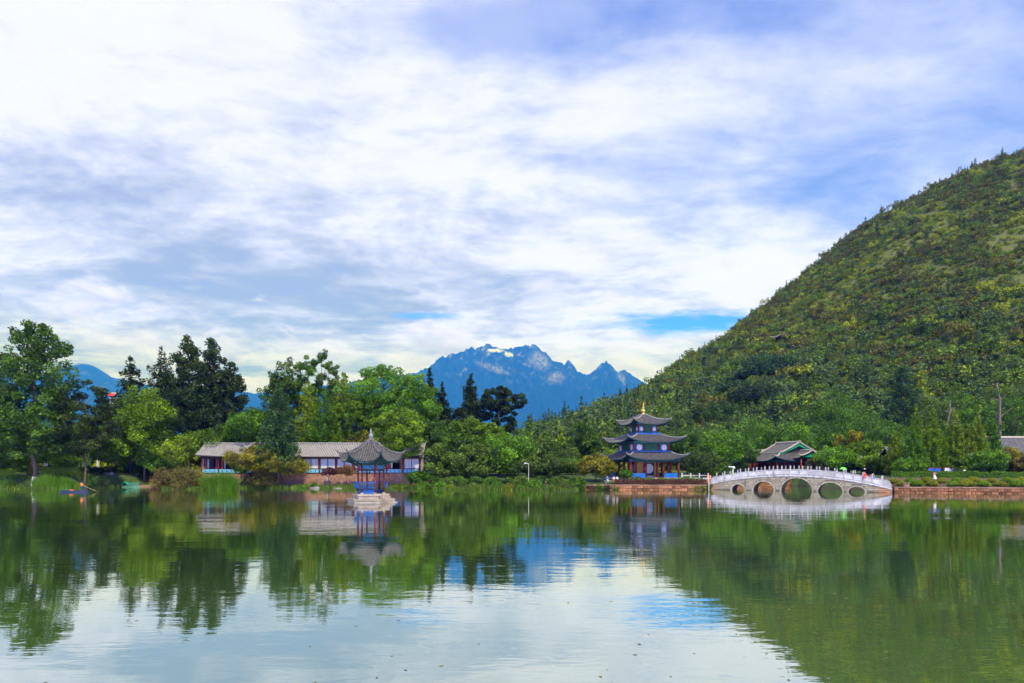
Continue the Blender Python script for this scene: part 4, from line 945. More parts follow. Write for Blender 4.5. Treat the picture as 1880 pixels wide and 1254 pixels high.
def ring_roof(rf, n, phi, r0, r1, ze, zt, **kw):
    for k in range(n):
        a, b = phi+2*math.pi*k/n, phi+2*math.pi*(k+1)/n
        c = lambda r, t: (r*math.cos(t), r*math.sin(t))
        rf.patch(c(r0, a), c(r0, b), c(r1, a), c(r1, b), ze, zt, hips=(True, False), **kw)
def rect_roof(rf, a0, b0, a1, b1, ze, zt, c=(0, 0), **kw):
    p = [(c[0]+sx*a0, c[1]+sy*b0) for sx, sy in ((-1, -1), (1, -1), (1, 1), (-1, 1))]; q = [(c[0]+sx*a1, c[1]+sy*b1) for sx, sy in ((-1, -1), (1, -1), (1, 1), (-1, 1))]
    for k in range(4): rf.patch(p[k], p[(k+1) % 4], q[k], q[(k+1) % 4], ze, zt, hips=(True, False), **kw)
def gable_roof(rf, L, b, ze, zt, cx=0.0, cy=0.0, lift=.25, ridge_r=.2, **kw):
    """ridge along local x, length 2L, half width b"""
    for s in (-1, 1):
        rf.patch((cx-L*s*-1*-1, cy-b*s) if s > 0 else (cx+L, cy+b), (cx+L*s, cy-b*s), (cx-L*s, cy), (cx+L*s, cy), ze, zt, lift=lift, lp=6, hips=(True, True), **kw)
    rf.ridge.tube([(cx-L-.3, cy, zt+.5), (cx-L-.05, cy, zt+.24), (cx-L*.8, cy, zt+.16), (cx+L*.8, cy, zt+.16), (cx+L+.05, cy, zt+.24), (cx+L+.3, cy, zt+.5)], [ridge_r*.4]+[ridge_r]*4+[ridge_r*.4], 6)

# ---------------------------------------------------------------- hexagonal pavilion on its plinth in the lake
def pavilion():
    Y = 83.0; X = PX(681, Y); root = empty('pavilion', (X, Y, 0), R_(11.7), 'hexagonal lake pavilion with curved tiled roof and red columns on a stone plinth', 'pavilion')
    ph = R_(-12); hexp = lambda r, k: (r*math.cos(ph-R_(60)*k), r*math.sin(ph-R_(60)*k))
    def hexslab(r, z0, z1): return MB().slab([(*hexp(r, k), z0) for k in range(6)][::-1], (0, 0, z1-z0))
    hexslab(2.85, -1.5, .22).build('plinth', M['plinth_stone'], root)
    hexslab(2.98, .22, .42).build('plinth_rim', M['plinth_stone'], root)
    hexslab(2.15, .42, .80).build('upper_plinth', M['plinth_stone'], root)
    hexslab(2.28, .80, .98).build('floor_slab', M['plinth_stone'], root)
    a = ph-R_(30); d = Vector((math.cos(a), math.sin(a), 0))          # the stair leaves the front right side
    for i, (r, h) in enumerate(((2.25, .78), (2.6, .52), (2.95, .26), (3.35, .10))):
        MB().box((d.x*r, d.y*r, h/2-.2), (.5, 1.35, h+.4), a).build('step', M['plinth_stone'], root)
    col = MB().tube([(0, 0, .98), (0, 0, 4.5)], .115, 10).mesh('column', True); col.materials.append(M['red_wood'])
    base = MB().lathe([(.2, .98), (.22, 1.05), (.15, 1.16)], n=10).mesh('column_base'); base.materials.append(M['plinth_stone'])
    for k in range(6):
        x, y = hexp(1.56, k); c = make_obj('column', col, None, root); c.location = (x, y, 0); make_obj('column_base', base, None, c)
    for k in range(6):
        p, q = Vector((*hexp(1.56, k), 0)), Vector((*hexp(1.56, k+1), 0)); m = (p+q)/2; L = (q-p).length; rz = math.atan2((q-p).y, (q-p).x); o = m.normalized()
        MB().box((m.x, m.y, 4.22), (L, .14, .42), rz).build('beam', M['beam_blue'], root)
        MB().box((m.x, m.y, 3.84), (L, .08, .2), rz).build('frieze', M['eave_teal'], root)
        if k == 0: continue
        MB().box((m.x, m.y, 1.27), (L-.2, .07, .46), rz).build('bench_panel', M['panel_blue'], root)
        MB().box((m.x+o.x*.1, m.y+o.y*.1, 1.60), (L, .42, .08), rz).build('bench_seat', M['dark_wood'], root)
        rail = MB(); t = (q-p).normalized()
        for zz, off in ((1.72, .33), (2.42, .56)): rail.tube([(m+o*off-t*(L/2+off*.5)).to_tuple()[:2]+(zz,), (m+o*off+t*(L/2+off*.5)).to_tuple()[:2]+(zz,)], .035, 6)
        b = rail.build('bench_back', M['panel_blue'], root)
        for j in range(9):
            u = -L/2+L*(j+.5)/9; s = m+t*u
            MB().tube([(s.x+o.x*.33, s.y+o.y*.33, 1.72), (s.x+o.x*.43, s.y+o.y*.43, 2.1), (s.x+o.x*.56, s.y+o.y*.56, 2.42)], .028, 5).build('slat', M['panel_blue'], b)
    hexslab(1.9, 4.45, 4.75).build('ceiling', M['eave_teal'], root)
    for k in range(6):                                             # bracket and hanging post at each corner
        x, y = hexp(2.25, k); MB().tube([(x*.7, y*.7, 4.35), (x, y, 4.75), (x*1.45, y*1.45, 5.2)], [.12, .14, .08], 6).build('bracket', M['eave_teal'], root)
        x, y = hexp(1.98, k); MB().lathe([(.03, 3.72), (.13, 3.86), (.10, 4.05), (.08, 4.6)], (x, y, 0), 8).build('hanging_post', M['red_wood'], root)
    rf = Roof(); ring_roof(rf, 6, ph, 3.8, .12, 4.92, 7.6, lift=.95, pw=1.28, gap=.29, r=.075, hip=.12, tip=.5, nt=10)
    rf.build(root, rib='rib_slate', ridge='rib_slate')
    MB().lathe([(.30, 7.45), (.34, 7.6), (.20, 7.72), (.16, 7.82), (.27, 7.95), (.30, 8.08), (.22, 8.22), (.10, 8.32), (.13, 8.42), (.16, 8.52), (.10, 8.66), (.05, 8.8), (.02, 9.0)], n=12).build('finial', M['finial_stone'], root, True)
plain('rib_slate', (.062, .061, .062), (.145, .14, .137), 2.2, .7, .3, grime=(.10, .105, .09))
pavilion()

# ---------------------------------------------------------------- long corridor hall on the left shore
def corridor():
    x0, x1 = PX(360, 142), PX(776, 142); cx = (x0+x1)/2; L = (x1-x0)/2; Y = 143.0
    root = empty('corridor_hall', (cx, Y, 0), 0, 'long low waterside hall with pale tiled roof above a red brick base', 'building')
    MB().box((0, 3.0, 1.55), (2*L-1.2, 6.0, 2.8)).build('base_wall', M['brick_wall'], root)
    MB().box((0, 3.0, 3.02), (2*L-1.0, 6.3, .14)).build('floor_edge', M['dark_wood'], root)
    nb = 13; bw = (2*L-1.4)/nb; xs = [-L+.7+bw*i for i in range(nb+1)]
    MB().box((0, 5.6, 4.7), (2*L-1.6, .3, 3.2)).build('rear_wall', M['dark_wood'], root)
    for sx in (-1, 1): MB().box((sx*(L-.75), 3.1, 4.7), (.25, 5.2, 3.2)).build('end_wall', M['white_wall'], root)
    colm = MB().tube([(0, 0, 3.0), (0, 0, 6.3)], .15, 8).mesh('column', True); colm.materials.append(M['red_wood'])
    for x in xs:
        c = make_obj('column', colm, None, root); c.location = (x, .1, 0)
    MB().box((0, .1, 6.22), (2*L-1.0, .28, .34)).build('eave_beam', M['dark_wood'], root)
    for i in range(nb):
        m = (xs[i]+xs[i+1])/2; w = bw-.3
        b = MB().box((m, .06, 3.44), (w, .12, .68)).build('parapet_panel', M['panel_cyan'], root)
        for dx in (-.3, 0, .3):
            MB().lathe([(.16, 0), (.16, .02)], n=10).build('painted_roundel', M['panel_blue'], b).matrix_local = Matrix.Translation((m+dx*w, .0, 3.44)) @ Matrix.Rotation(R_(90), 4, 'X')
        MB().box((m, .06, 3.83), (w, .16, .09)).build('sill', M['dark_wood'], root)
        if i in (0, 1, 11):                                         # open bays: deep and dark, red leaves folded back
            for dx in (-.38, .38):
                MB().box((m+dx*w, .5, 4.95), (.5, .08, 2.15)).build('door_leaf', M['red_wood'], root)
            MB().box((m-.25*w, .9, 4.9), (.3, .06, 1.9)).build('scroll', M['white_wall'], root)
        else:
            f = MB()
            for u in (-.5, 0, .5): f.box((m+u*(w-.1), .12, 4.98), (.1, .12, 2.2))
            for z in (3.93, 6.0): f.box((m, .12, z), (w, .12, .1))
            wn = f.build('window_frame', M['dark_wood'] if i % 3 else M['red_wood'], root)
            for u in (-.25, .25): MB().box((m+u*(w-.1), .16, 4.97), (w/2-.22, .03, 1.98)).build('pane', M['curtain'], wn)
    rf = Roof(); gable_roof(rf, L, 4.2, 6.42, 9.15, 0, 3.0, lift=.35, pw=1.2, gap=.36, r=.085, ns=20, hip=.14, tip=.25, ridge_r=.2)
    rf.build(root, 'roof_pale', 'rib_pale', 'ridge_grey', 'dark_wood')
    for sx in (-1, 1): MB().slab([(sx*(L-.5), -.9, 6.35), (sx*(L-.5), 6.9, 6.35), (sx*(L-.5), 3.0, 9.0)], (sx*-.15, 0, 0)).build('gable', M['white_wall'], root)
    # low lean-to wing at the pavilion end
    w = empty('lean_to', (PX(795, 143), 143.6, 0), 0, 'small lean to wing with cyan parapet at the end of the long hall', 'building')
    MB().box((0, 1.4, 1.4), (2.9, 2.8, 2.4)).build('base_wall', M['brick_wall'], w)
    MB().box((0, .05, 2.98), (2.7, .14, .7)).build('parapet_panel', M['panel_cyan'], w); MB().box((0, 2.6, 4), (2.7, .2, 2.8)).build('rear_wall', M['dark_wood'], w)
    for sx in (-1, 1): MB().tube([(sx*1.3, .05, 2.5), (sx*1.3, .05, 5.2)], .1, 8).build('column', M['red_wood'], w)
    rf = Roof(); rf.patch((-1.7, -.6), (1.7, -.6), (-1.7, 2.9), (1.7, 2.9), 5.1, 6.3, lift=.1, hip=.1, tip=.1); rf.build(w, 'roof_pale', 'rib_pale', 'ridge_grey', 'dark_wood')
corridor()

# ---------------------------------------------------------------- three tiered pagoda
def pagoda():
    Y = 139.0; X = PX(1181, Y); z0 = 1.85; rz = R_(14.7)
    root = empty('pagoda', (X, Y, z0), rz, 'three tiered square pagoda with upswept grey roofs and gilded spire', 'pagoda')
    W = lambda h, w, z, d=None: MB().box((0, 0, z+h/2), (w, d or w, h))
    W(.3, 11.6, 0).build('terrace', M['plinth_stone'], root)
    # ground storey: open colonnade round a small room
    colm = MB().tube([(0, 0, .3), (0, 0, 4.1)], .2, 9).mesh('column', True); colm.materials.append(M['red_wood'])
    for rr, q in ((5.15, (-1, -.36, .36, 1)), (3.7, (-1, -.33, .33, 1))):
        for i in q:
            for j in q:
                if max(abs(i), abs(j)) < .99: continue
                c = make_obj('column', colm, None, root); c.location = (i*rr, j*rr, 0)
    W(3.5, 4.6, .3).build('core_wall', M['white_wall'], root)
    for k in range(4):
        A = R_(90)*k; c, s = math.cos(A), math.sin(A); T = lambda u, v: (u*c-v*s, u*s+v*c)
        for sg in (-1, 1):
            p = T(sg*1.7, -2.36); MB().box((p[0], p[1], 1.95), (1.1, .12, 3.2), A).build('ochre_panel', M['ochre'], root)
        p = T(0, -2.42); fr = MB().box((p[0], p[1], 2.0), (2.3, .12, 2.6), A).build('moon_window', M['eave_teal'], root)
        d = MB().lathe([(.98, 0), (.98, .06)], n=24).build('pane', M['curtain'], fr); d.matrix_local = Matrix.Translation((*T(0, -2.52), 2.1)) @ Matrix.Rotation(A, 4, 'Z') @ Matrix.Rotation(R_(90), 4, 'X')
        for (u0, u1) in ((-5.0, -2.0), (2.0, 5.0)):
            p = T((u0+u1)/2, -5.15); MB().box((p[0], p[1], .75), (abs(u1-u0), .12, .9), A).build('railing_panel', M['panel_blue'], root)
        p = T(0, -5.15); MB().box((p[0], p[1], 3.75), (10.5, .25, .6), A).build('beam', M['eave_teal'], root)
        p = T(0, -3.7); MB().box((p[0], p[1], 3.7), (7.6, .2, .7), A).build('beam', M['beam_blue'], root)
        for i in (-1, -.36, .36, 1):
            p = T(i*5.15, -5.5); MB().tube([(p[0]*.96, p[1]*.96, 3.6), (p[0], p[1], 4.0)], [.1, .16], 6).build('bracket', M['beam_blue'], root)
    W(.25, 10.4, 4.05).build('ceiling', M['eave_teal'], root)
    def storey(w, z, h, bal):
        W(h, w, z).build('wall', M['eave_teal'], root)
        for k in range(4):
            A = R_(90)*k; c, s = math.cos(A), math.sin(A); T = lambda u, v: (u*c-v*s, u*s+v*c)
            for u in (-.5, -.22, .22, .5):
                p = T(u*w, -w/2-.04); MB().tube([(p[0], p[1], z), (p[0], p[1], z+h)], .13, 8).build('column', M['red_wood'], root)
            p = T(0, -w/2-.05); MB().box((p[0], p[1], z+h*.48), (w*.34, .1, h*.62), A).build('lattice_door', M['lattice_green'], root)
            for u in (-.36, .36):
                p = T(u*w, -w/2-.05); pn = MB().box((p[0], p[1], z+h*.48), (w*.2, .08, h*.62), A).build('wall_panel', M['beam_blue'], root)
                d = MB().lathe([(min(.1*w, h*.24), 0), (min(.1*w, h*.24), .05)], n=18).build('round_window', M['white_wall'], pn); d.matrix_local = Matrix.Translation((*T(u*w, -w/2-.11), z+h*.5)) @ Matrix.Rotation(A, 4, 'Z') @ Matrix.Rotation(R_(90), 4, 'X')
            p = T(0, -bal/2); MB().box((p[0], p[1], z+.28), (bal, .1, .5), A).build('railing_panel', M['panel_blue'], root)
            p = T(0, -w/2-.1); MB().box((p[0], p[1], z+h-.16), (w+.4, .16, .3), A).build('beam', M['beam_blue'], root)
    storey(7.4, 5.1, 2.4, 8.0)
    storey(3.9, 8.75, 2.6, 5.0)
    q2 = math.sqrt(2)
    for (w0, w1, ze, zt, lift) in ((6.5, 3.95, 3.85, 5.45, 1.05), (6.05, 2.45, 7.35, 9.0, 1.0)):
        rf = Roof(); ring_roof(rf, 4, R_(45), w0*q2, w1*q2, ze, zt, lift=lift, pw=1.3, gap=.34, r=.075, hip=.13, tip=.4, lp=3.2, ns=18); rf.build(root)
    rf = Roof(); ring_roof(rf, 4, R_(45), 3.95*q2, .12, 10.95, 13.25, lift=1.0, pw=1.35, gap=.32, r=.075, hip=.13, tip=.4, lp=3.2, ns=18); rf.build(root)
    MB().lathe([(.3, 13.0), (.42, 13.2), (.28, 13.35), (.22, 13.45), (.46, 13.65), (.5, 13.85), (.34, 14.05), (.18, 14.15), (.26, 14.3), (.3, 14.45), (.16, 14.6), (.2, 14.75), (.22, 14.85), (.1, 15.0), (.13, 15.12), (.05, 15.3), (.03, 15.75)], n=14).build('spire', M['gold'], root, True)
pagoda()
# potted greenery sprouting from the lower roof corners
shrub(1124, 824, 18, 133.4, 'lime', 'small sprouting plant on the lowest pagoda roof, left corner', dz=7.1, leaves=350, size=.2, nclump=8, crad=.22)

# ---------------------------------------------------------------- hall behind the bridge
def hall():
    Y = 168.0; X = PX(1446, Y); z0 = 1.8; rz = R_(-80)
    root = empty('temple_hall', (X, Y, z0), rz, 'hip and gable temple hall with green gable boards behind the bridge', 'building')
    MB().box((0, 0, .2), (12.5, 13.5, .4)).build('terrace', M['plinth_stone'], root)
    MB().box((0, 0, 2.2), (9.0, 10.4, 3.6)).build('wall', M['red_wood'], root)
    colm = MB().tube([(0, 0, .4), (0, 0, 4.0)], .18, 8).mesh('column', True); colm.materials.append(M['red_wood'])
    for i in range(5):
        for sx in (-1, 1):
            c = make_obj('column', colm, None, root); c.location = (sx*5.6, -6.2+3.1*i, 0)
            c = make_obj('column', colm, None, root); c.location = (-5.6+2.8*i, sx*6.25, 0)
    for i in range(6):
        MB().box((4.56, -4.4+1.75*i, 2.0), (.1, 1.2, 2.8)).build('lattice_door', M['dark_wood'], root)
        MB().box((-3.9+1.55*i, -5.26, 2.0), (1.1, .1, 2.8)).build('lattice_door', M['dark_wood'], root)
    MB().box((0, 0, 3.9), (12.2, 13.4, .5)).build('eave_beam', M['eave_teal'], root)
    rf = Roof(); rect_roof(rf, 6.9, 7.5, 4.4, 4.6, 3.9, 5.9, lift=1.1, pw=1.2, gap=.38, r=.075, hip=.17, tip=.45); rf.build(root, ridge='ridge_tan', name='skirt_roof')
    rf = Roof(); gable_roof(rf, 5.0, 4.9, 5.75, 8.35, 0, 0, lift=.1, pw=1.15, gap=.38, r=.075, hip=.17, tip=.2, ridge_r=.24); rf.build(root, ridge='ridge_tan', name='upper_roof')
    for sx in (-1, 1):
        MB().slab([(sx*4.3, -4.2, 5.8), (sx*4.3, 4.2, 5.8), (sx*4.3, 0, 8.1)], (sx*-.2, 0, 0)).build('gable', M['dark_wood'], root)
        for sy in (-1, 1):
            MB().slab([(sx*4.95, sy*4.9, 5.35), (sx*4.95, sy*4.9, 5.75), (sx*4.95, 0, 8.25), (sx*4.95, 0, 7.45)], (sx*-.12, 0, 0)).build('barge_board', M['gable_green'], root)
    # front porch with its own small gable
    rf = Roof(); gable_roof(rf, 2.6, 3.0, 4.6, 6.3, 6.6, .6, lift=.5, pw=1.2, gap=.36, r=.07, hip=.15, tip=.4, ridge_r=.18); p = rf.build(root, ridge='ridge_tan', name='porch_roof')
    MB().slab([(8.7, -1.9, 4.75), (8.7, 3.1, 4.75), (8.7, .6, 6.1)], (-.15, 0, 0)).build('porch_gable', M['gable_green'], p)
    for y in (-1.8, 3.0): 
        c = make_obj('column', colm, None, root); c.location = (8.4, y, .2); c.scale = (1, 1, 1.1)
    # right wing and left wing
    for nm, lab, px, YY, L, b, ze, zt, rr in (('side_hall', 'small side hall roof with upturned ridge tip left of the temple hall', 1394, 178, 3.6, 3.2, 4.7, 6.6, R_(-8)), ('side_hall', 'small side hall with upturned roof tip right of the temple hall', 1490, 180, 3.6, 3.4, 4.3, 6.3, R_(8))):
        r2 = empty(nm, (PX(px, YY), YY, 1.9), rr, lab, 'building')
        MB().box((0, 0, 2.3), (2*L-1, 2*b-1.6, 4.6)).build('wall', M['red_wood'], r2)
        rf = Roof(); gable_roof(rf, L, b, ze, zt, 0, 0, lift=.4, gap=.38, r=.075, hip=.15, tip=.5, ridge_r=.18); rf.build(r2, ridge='ridge_tan')
        for sx in (-1, 1): MB().slab([(sx*(L-.6), -b+.8, ze), (sx*(L-.6), b-.8, ze), (sx*(L-.6), 0, zt-.3)], (sx*-.15, 0, 0)).build('gable', M['eave_teal'], r2)
hall()

# ---------------------------------------------------------------- buildings on the right bank
def right_houses():
    Y = 150.0; x0 = PX(1832, Y); L = 11.0
    r = empty('grey_roof_hall', (x0+L, Y, 2.4), 0, 'large dark timber hall with a plain broad grey roof at the right edge', 'building')
    MB().box((0, 3.5, 2.1), (2*L-1.6, 6, 4.2)).build('wall', M['dark_wood'], r)
    for i in range(8): MB().tube([(-L+1+2.85*i, -.2, 0), (-L+1+2.85*i, -.2, 4.0)], .16, 8).build('column', M['brown_wood'], r)
    rf = Roof(); gable_roof(rf, L, 5.0, 3.85, 8.35, 0, 3.5, lift=.2, gap=.36, r=.06, pw=1.25, hip=.15, tip=.2, ridge_r=.28); rf.build(r, 'roof_rib', 'roof_rib', 'ridge_tan', 'dark_wood')
    MB().box((0, -.15, 4.9), (.01, .01, .01)) 
    Y = 137.0; xa, xb = PX(1640, Y), PX(1792, Y); c = (xa+xb)/2; L = (xb-xa)/2
    r = empty('timber_house', (c, Y, 2.4), R_(2), 'dark timber house with red posts behind the redwood row', 'building')
    MB().box((0, 3, 1.8), (2*L-.6, 5, 3.6)).build('wall', M['dark_wood'], r)
    for i in range(8): MB().tube([(-L+.5+(2*L-1)/7*i, 0, 0), (-L+.5+(2*L-1)/7*i, 0, 3.5)], .15, 8).build('column', M['red_wood'], r)
    MB().box((0, 0, 3.3), (2*L-.4, .2, .3)).build('eave_beam', M['brown_wood'], r)
    rf = Roof(); gable_roof(rf, L, 4.2, 3.5, 5.6, 0, 3, lift=.2, gap=.36, r=.06, hip=.12, tip=.2); rf.build(r, sof='dark_wood')
    r = empty('gate_pillar', (PX(1795, 128), 128, 2.3), 0, 'white plastered gate pillar with small tiled cap by the dark building', 'pillar')
    MB().box((0, 0, .45), (.75, .75, 1.0)).build('base', M['lake_stone'], r); MB().box((0, 0, 2.2), (.6, .6, 2.6)).build('shaft', M['white_wall'], r)
    rf = Roof(); gable_roof(rf, 1.1, .9, 3.5, 4.1, 0, 0, lift=.12, gap=.25, r=.05, hip=.08, tip=.12, ridge_r=.09); rf.build(r, sof='dark_wood')
    Y = 126.0
    for nm, px, w, h, mt, lab in (('notice_board', 1710, 1.0, .95, 'board_blue', 'small blue notice board behind the person in the pink top'), ('notice_board', 1721.5, 1.0, .95, 'board_blue', 'small blue notice board beside a red post'), ('notice_board', 1743, 1.75, 1.1, 'board_pale', 'large pale notice board with red frame'), ('notice_board', 1762, 1.8, 1.0, 'board_pale', 'wide pale greenish notice board under the small bright tree')):
        r = empty(nm, (PX(px, Y), Y, 2.2), 0, lab, 'notice board'); MB().box((0, 0, 1.35), (w, .06, h)).build('panel', M[mt], r)
        for sx in (-1, 1): MB().box((sx*(w/2+.06), 0, .95), (.1, .1, 1.95)).build('post', M['red_wood'], r)
        MB().box((0, 0, 1.35+h/2+.06), (w+.3, .16, .09)).build('top_rail', M['red_wood'], r)
    r = empty('thatched_hut', (PX(1613, 142), 142, 2.2), 0, 'low dark hut with pale tiled roof behind the right end of the bridge', 'building')
    MB().box((0, 1.5, .8), (4.2, 3, 1.8)).build('wall', M['dark_wood'], r); rf = Roof(); gable_roof(rf, 2.9, 2.6, 1.7, 3.9, 0, 1.5, lift=.1, gap=.34, r=.06, hip=.1, tip=.1); rf.build(r, 'roof_pale', 'rib_pale', sof='dark_wood')
right_houses()
def far_things():
    X, Y = PX(985, 330), 330.0; z = base_z(X, Y); r = empty('far_house', (X, Y, z), R_(12), 'far brown roofed house on the wooded ridge beneath the mountain', 'building')
    zt = PZ(800, Y)-z; MB().box((0, 0, zt/2-.8), (11, 6, zt-1)).build('wall', M['ochre'], r); rf = Roof(); gable_roof(rf, 7, 4.5, zt-2.6, zt, lift=.3, gap=.6, r=.1, hip=.2, ridge_r=.25); rf.build(r, 'roof_pale', 'roof_pale', 'ridge_tan', 'dark_wood')
    X, Y = PX(206, 190), 190.0; r = empty('red_house', (X, Y, 3), R_(20), 'pale house with a red roof glimpsed between pine and dark conifers', 'building')
    zt = PZ(723, Y)-3; MB().box((0, 0, zt/2-.6), (1.2, 2, zt-1.0)).build('wall', M['white_wall'], r); rf = Roof(); gable_roof(rf, .9, 1.4, zt-.7, zt, lift=.2, gap=.4, r=.08, hip=.1); rf.build(r, 'red_cloth', 'red_cloth', 'ridge_tan', 'dark_wood')
    # lookout pavilion on the hill
    Y = 345.0; X = PX(1433, Y); z = base_z(X, Y)+.5; zt = PZ(616, Y); dz = zt-z
    r = empty('hill_pavilion', (X, Y, z), R_(20), 'tiny dark roofed lookout pavilion standing on the wooded hill', 'pavilion')
    H_ = max(dz, 5.0); MB().box((0, 0, .6-1.5), (3.4, 3.4, 4.2)).build('plinth', M['ochre'], r)
    for sx in (-1, 1):
        for sy in (-1, 1): MB().tube([(sx*1.4, sy*1.4, .5), (sx*1.4, sy*1.4, H_-1.7)], .16, 6).build('column', M['dark_wood'], r)
    rf = Roof(); ring_roof(rf, 4, R_(45), 4.4, .1, H_-2.2, H_-.5, lift=.9, gap=.5, r=.08, hip=.18, tip=.5); rf.build(r, 'dark_wood', 'dark_wood', 'ridge_tan', 'dark_wood')
    MB().lathe([(.25, H_-.6), (.3, H_-.3), (.1, H_), (.03, H_+1.2)], n=8).build('finial', M['ridge_tan'], r)
    # white garden pillars seen under the left trees
    for px, Y, h, lab in ((180, 156, 3.3, 'white garden post under the trees left of the lawn'), (302, 152, 3.0, 'white post under the trees above the jetty'), (320, 151, 3.0, 'white wall pier beside the dark trunk left of the corridor')):
        X = PX(px, Y); r = empty('white_post', (X, Y, base_z(X, Y)), 0, lab, 'post'); MB().box((0, 0, h/2), (.42, .42, h)).build('shaft', M['white_wall'], r); MB().box((0, 0, h+.06), (.56, .56, .14)).build('cap', M['white_wall'], r)
    X = PX(100, 158); r = empty('garden_pavilion', (X, 158, base_z(X, 158)), 0, 'white walled garden building half hidden behind the hedge', 'building')
    MB().box((0, 0, 1.8), (3.2, 2.4, 3.8)).build('wall', M['white_wall'], r); MB().box((0, -1.23, 2.2), (1.2, .08, 1.6)).build('window', M['dark_wood'], r)
    rf = Roof(); gable_roof(rf, 2.1, 1.8, 3.6, 4.8, lift=.15, gap=.3, r=.06, hip=.1); rf.build(r, sof='dark_wood')
far_things()
# ---------------------------------------------------------------- five arched stone bridge
def bridge():
    A = Vector((PX(1303, 128.2), 128.2)); B = Vector((PX(1638, 113.2), 113.2)); d = B-A; L = d.length; rz = math.atan2(d.y, d.x); c = (A+B)/2
    root = empty('stone_bridge', (c.x, c.y, 0), rz, 'five arched stone bridge with white marble balustrades', 'bridge')
    W = 4.6; hl = L/2
    def upx(px):       # bridge coordinate of a photo column (on the near face)
        t = (px-940)/F; u = (t*A.y-A.x)/(d.x-t*d.y); return (u-.5)*L
    def deck(u):       # top of the stone face
        s = (u+hl)/L; return 1.05*(1-s)+.56*s+1.88*(1-((s-.5)/.5)**2)**.95 if 0 < s < 1 else (1.05 if s <= 0 else .56)
    arches = [(upx(1355), 1.14, 1.08), (upx(1401.5), 1.78, 1.62), (upx(1462), 2.56, 2.28), (upx(1524), 1.93, 1.55), (upx(1573), 1.24, .90)]
    def soff(u):
        for a, r, h in arches:
            if abs(u-a) < r: return h*math.sqrt(max(0, 1-((u-a)/r)**2))
        return None
    us = sorted(set([round(-hl+L*i/150, 4) for i in range(151)]+[a+r*k*(1-1e-4) for a, r, h in arches for k in (-1, 1)]+[a+r*k*(1+1e-4) for a, r, h in arches for k in (-1, 1)]+[a+r*math.sin(R_(t)) for a, r, h in arches for t in range(-80, 81, 10)]))
    body = MB()
    for y, s in ((0, 1), (W, -1)):
        for a, b in zip(us, us[1:]):
            za = soff(a+1e-6); zb = soff(b-1e-6); za = -1.5 if za is None or zb is None else za; zb = -1.5 if zb is None or soff(a+1e-6) is None else zb
            q = [(a, y, za), (b, y, zb), (b, y, deck(b)), (a, y, deck(a))]; body.poly(q if s > 0 else q[::-1])
    for a, r, h in arches:
        pts = [(a+r*math.cos(R_(t)), h*math.sin(R_(t))) for t in range(0, 181, 9)]; pts = [(a+r, -1.5)]+pts+[(a-r, -1.5)]
        body.grid([[(x, 0, z) for x, z in pts], [(x, W, z) for x, z in pts]])
    body.grid([[(u, 0, deck(u)) for u in us], [(u, W, deck(u)) for u in us]])
    for u in (-hl, hl): body.poly([(u, 0, -1.5), (u, W, -1.5), (u, W, deck(u)), (u, 0, deck(u))])
    body.build('body', M['bridge_joint'], root)
    # squared facing stones, one block each, left out where the arches open
    blocks = MB(); rng = random.Random(3); ch = .33; tones = []
    for y0 in (0, W):
        sg = -1 if y0 == 0 else 1
        for row in range(-1, 10):
            u = -hl+rng.random()*.4-.4
            while u < hl:
                w = rng.uniform(.6, 1.15); a, b = max(u, -hl)+.022, min(u+w, hl)-.022; z0, z1 = row*ch+.022, (row+1)*ch-.022; u += w
                if b-a < .12: continue
                zt = min(deck(a), deck(b))-.02
                if z0 > zt-.06: continue
                z1a, z1b = min(z1, deck(a)-.02), min(z1, deck(b)-.02)
                hit = False; am, bm = a, b
                for (ac, r, h) in arches:
                    R2, H2 = r+.26, h+.26
                    if z0 < H2:
                        x = R2*math.sqrt(max(0, 1-(max(z0, 0)/H2)**2))
                        if am > ac-x and bm < ac+x: hit = True
                        elif am < ac-x < bm and bm < ac+x: bm = ac-x
                        elif am < ac+x < bm and am > ac-x: am = ac+x
                        elif am < ac-x and bm > ac+x: hit = True
                if hit or bm-am < .1: continue
                t = rng.uniform(.02, .05)*sg; i = len(blocks.v)
                f = [(am, y0, z0), (bm, y0, z0), (bm, y0, z1b), (am, y0, z1a)]
                if sg > 0: f = f[::-1]
                blocks.slab(f[::-1] if True else f, (0, t, 0)); tones += [rng.random()]*6
    me = blocks.mesh('facing_stones'); bm_ = me.attributes.new('tone', 'FLOAT', 'FACE'); bm_.data.foreach_set('value', np.array(tones, np.float32))
    o = make_obj('facing_stones', me, M['bridge_blocks'], root); o['kind'] = 'stuff'
    # arch rings of single wedge stones
    for y0, sg in ((0, -1), (W, 1)):
        for ac, r, h in arches:
            n = max(9, int(math.pi*r/.42))
            ring = MB(); 
            for k in range(n):
                t0, t1 = math.pi*(k+.04)/n, math.pi*(k+.96)/n; o_ = .27
                q = [(ac+r*math.cos(t0), y0+.0, h*math.sin(t0)), (ac+(r+o_)*math.cos(t0), y0, (h+o_)*math.sin(t0)), (ac+(r+o_)*math.cos(t1), y0, (h+o_)*math.sin(t1)), (ac+r*math.cos(t1), y0, h*math.sin(t1))]
                q = [(x, yy, min(z, deck(x)-.05)) for x, yy, z in q]
                MB().slab(q, (0, sg*.075, 0)).build('arch_stone', M['bridge_stone'], root)
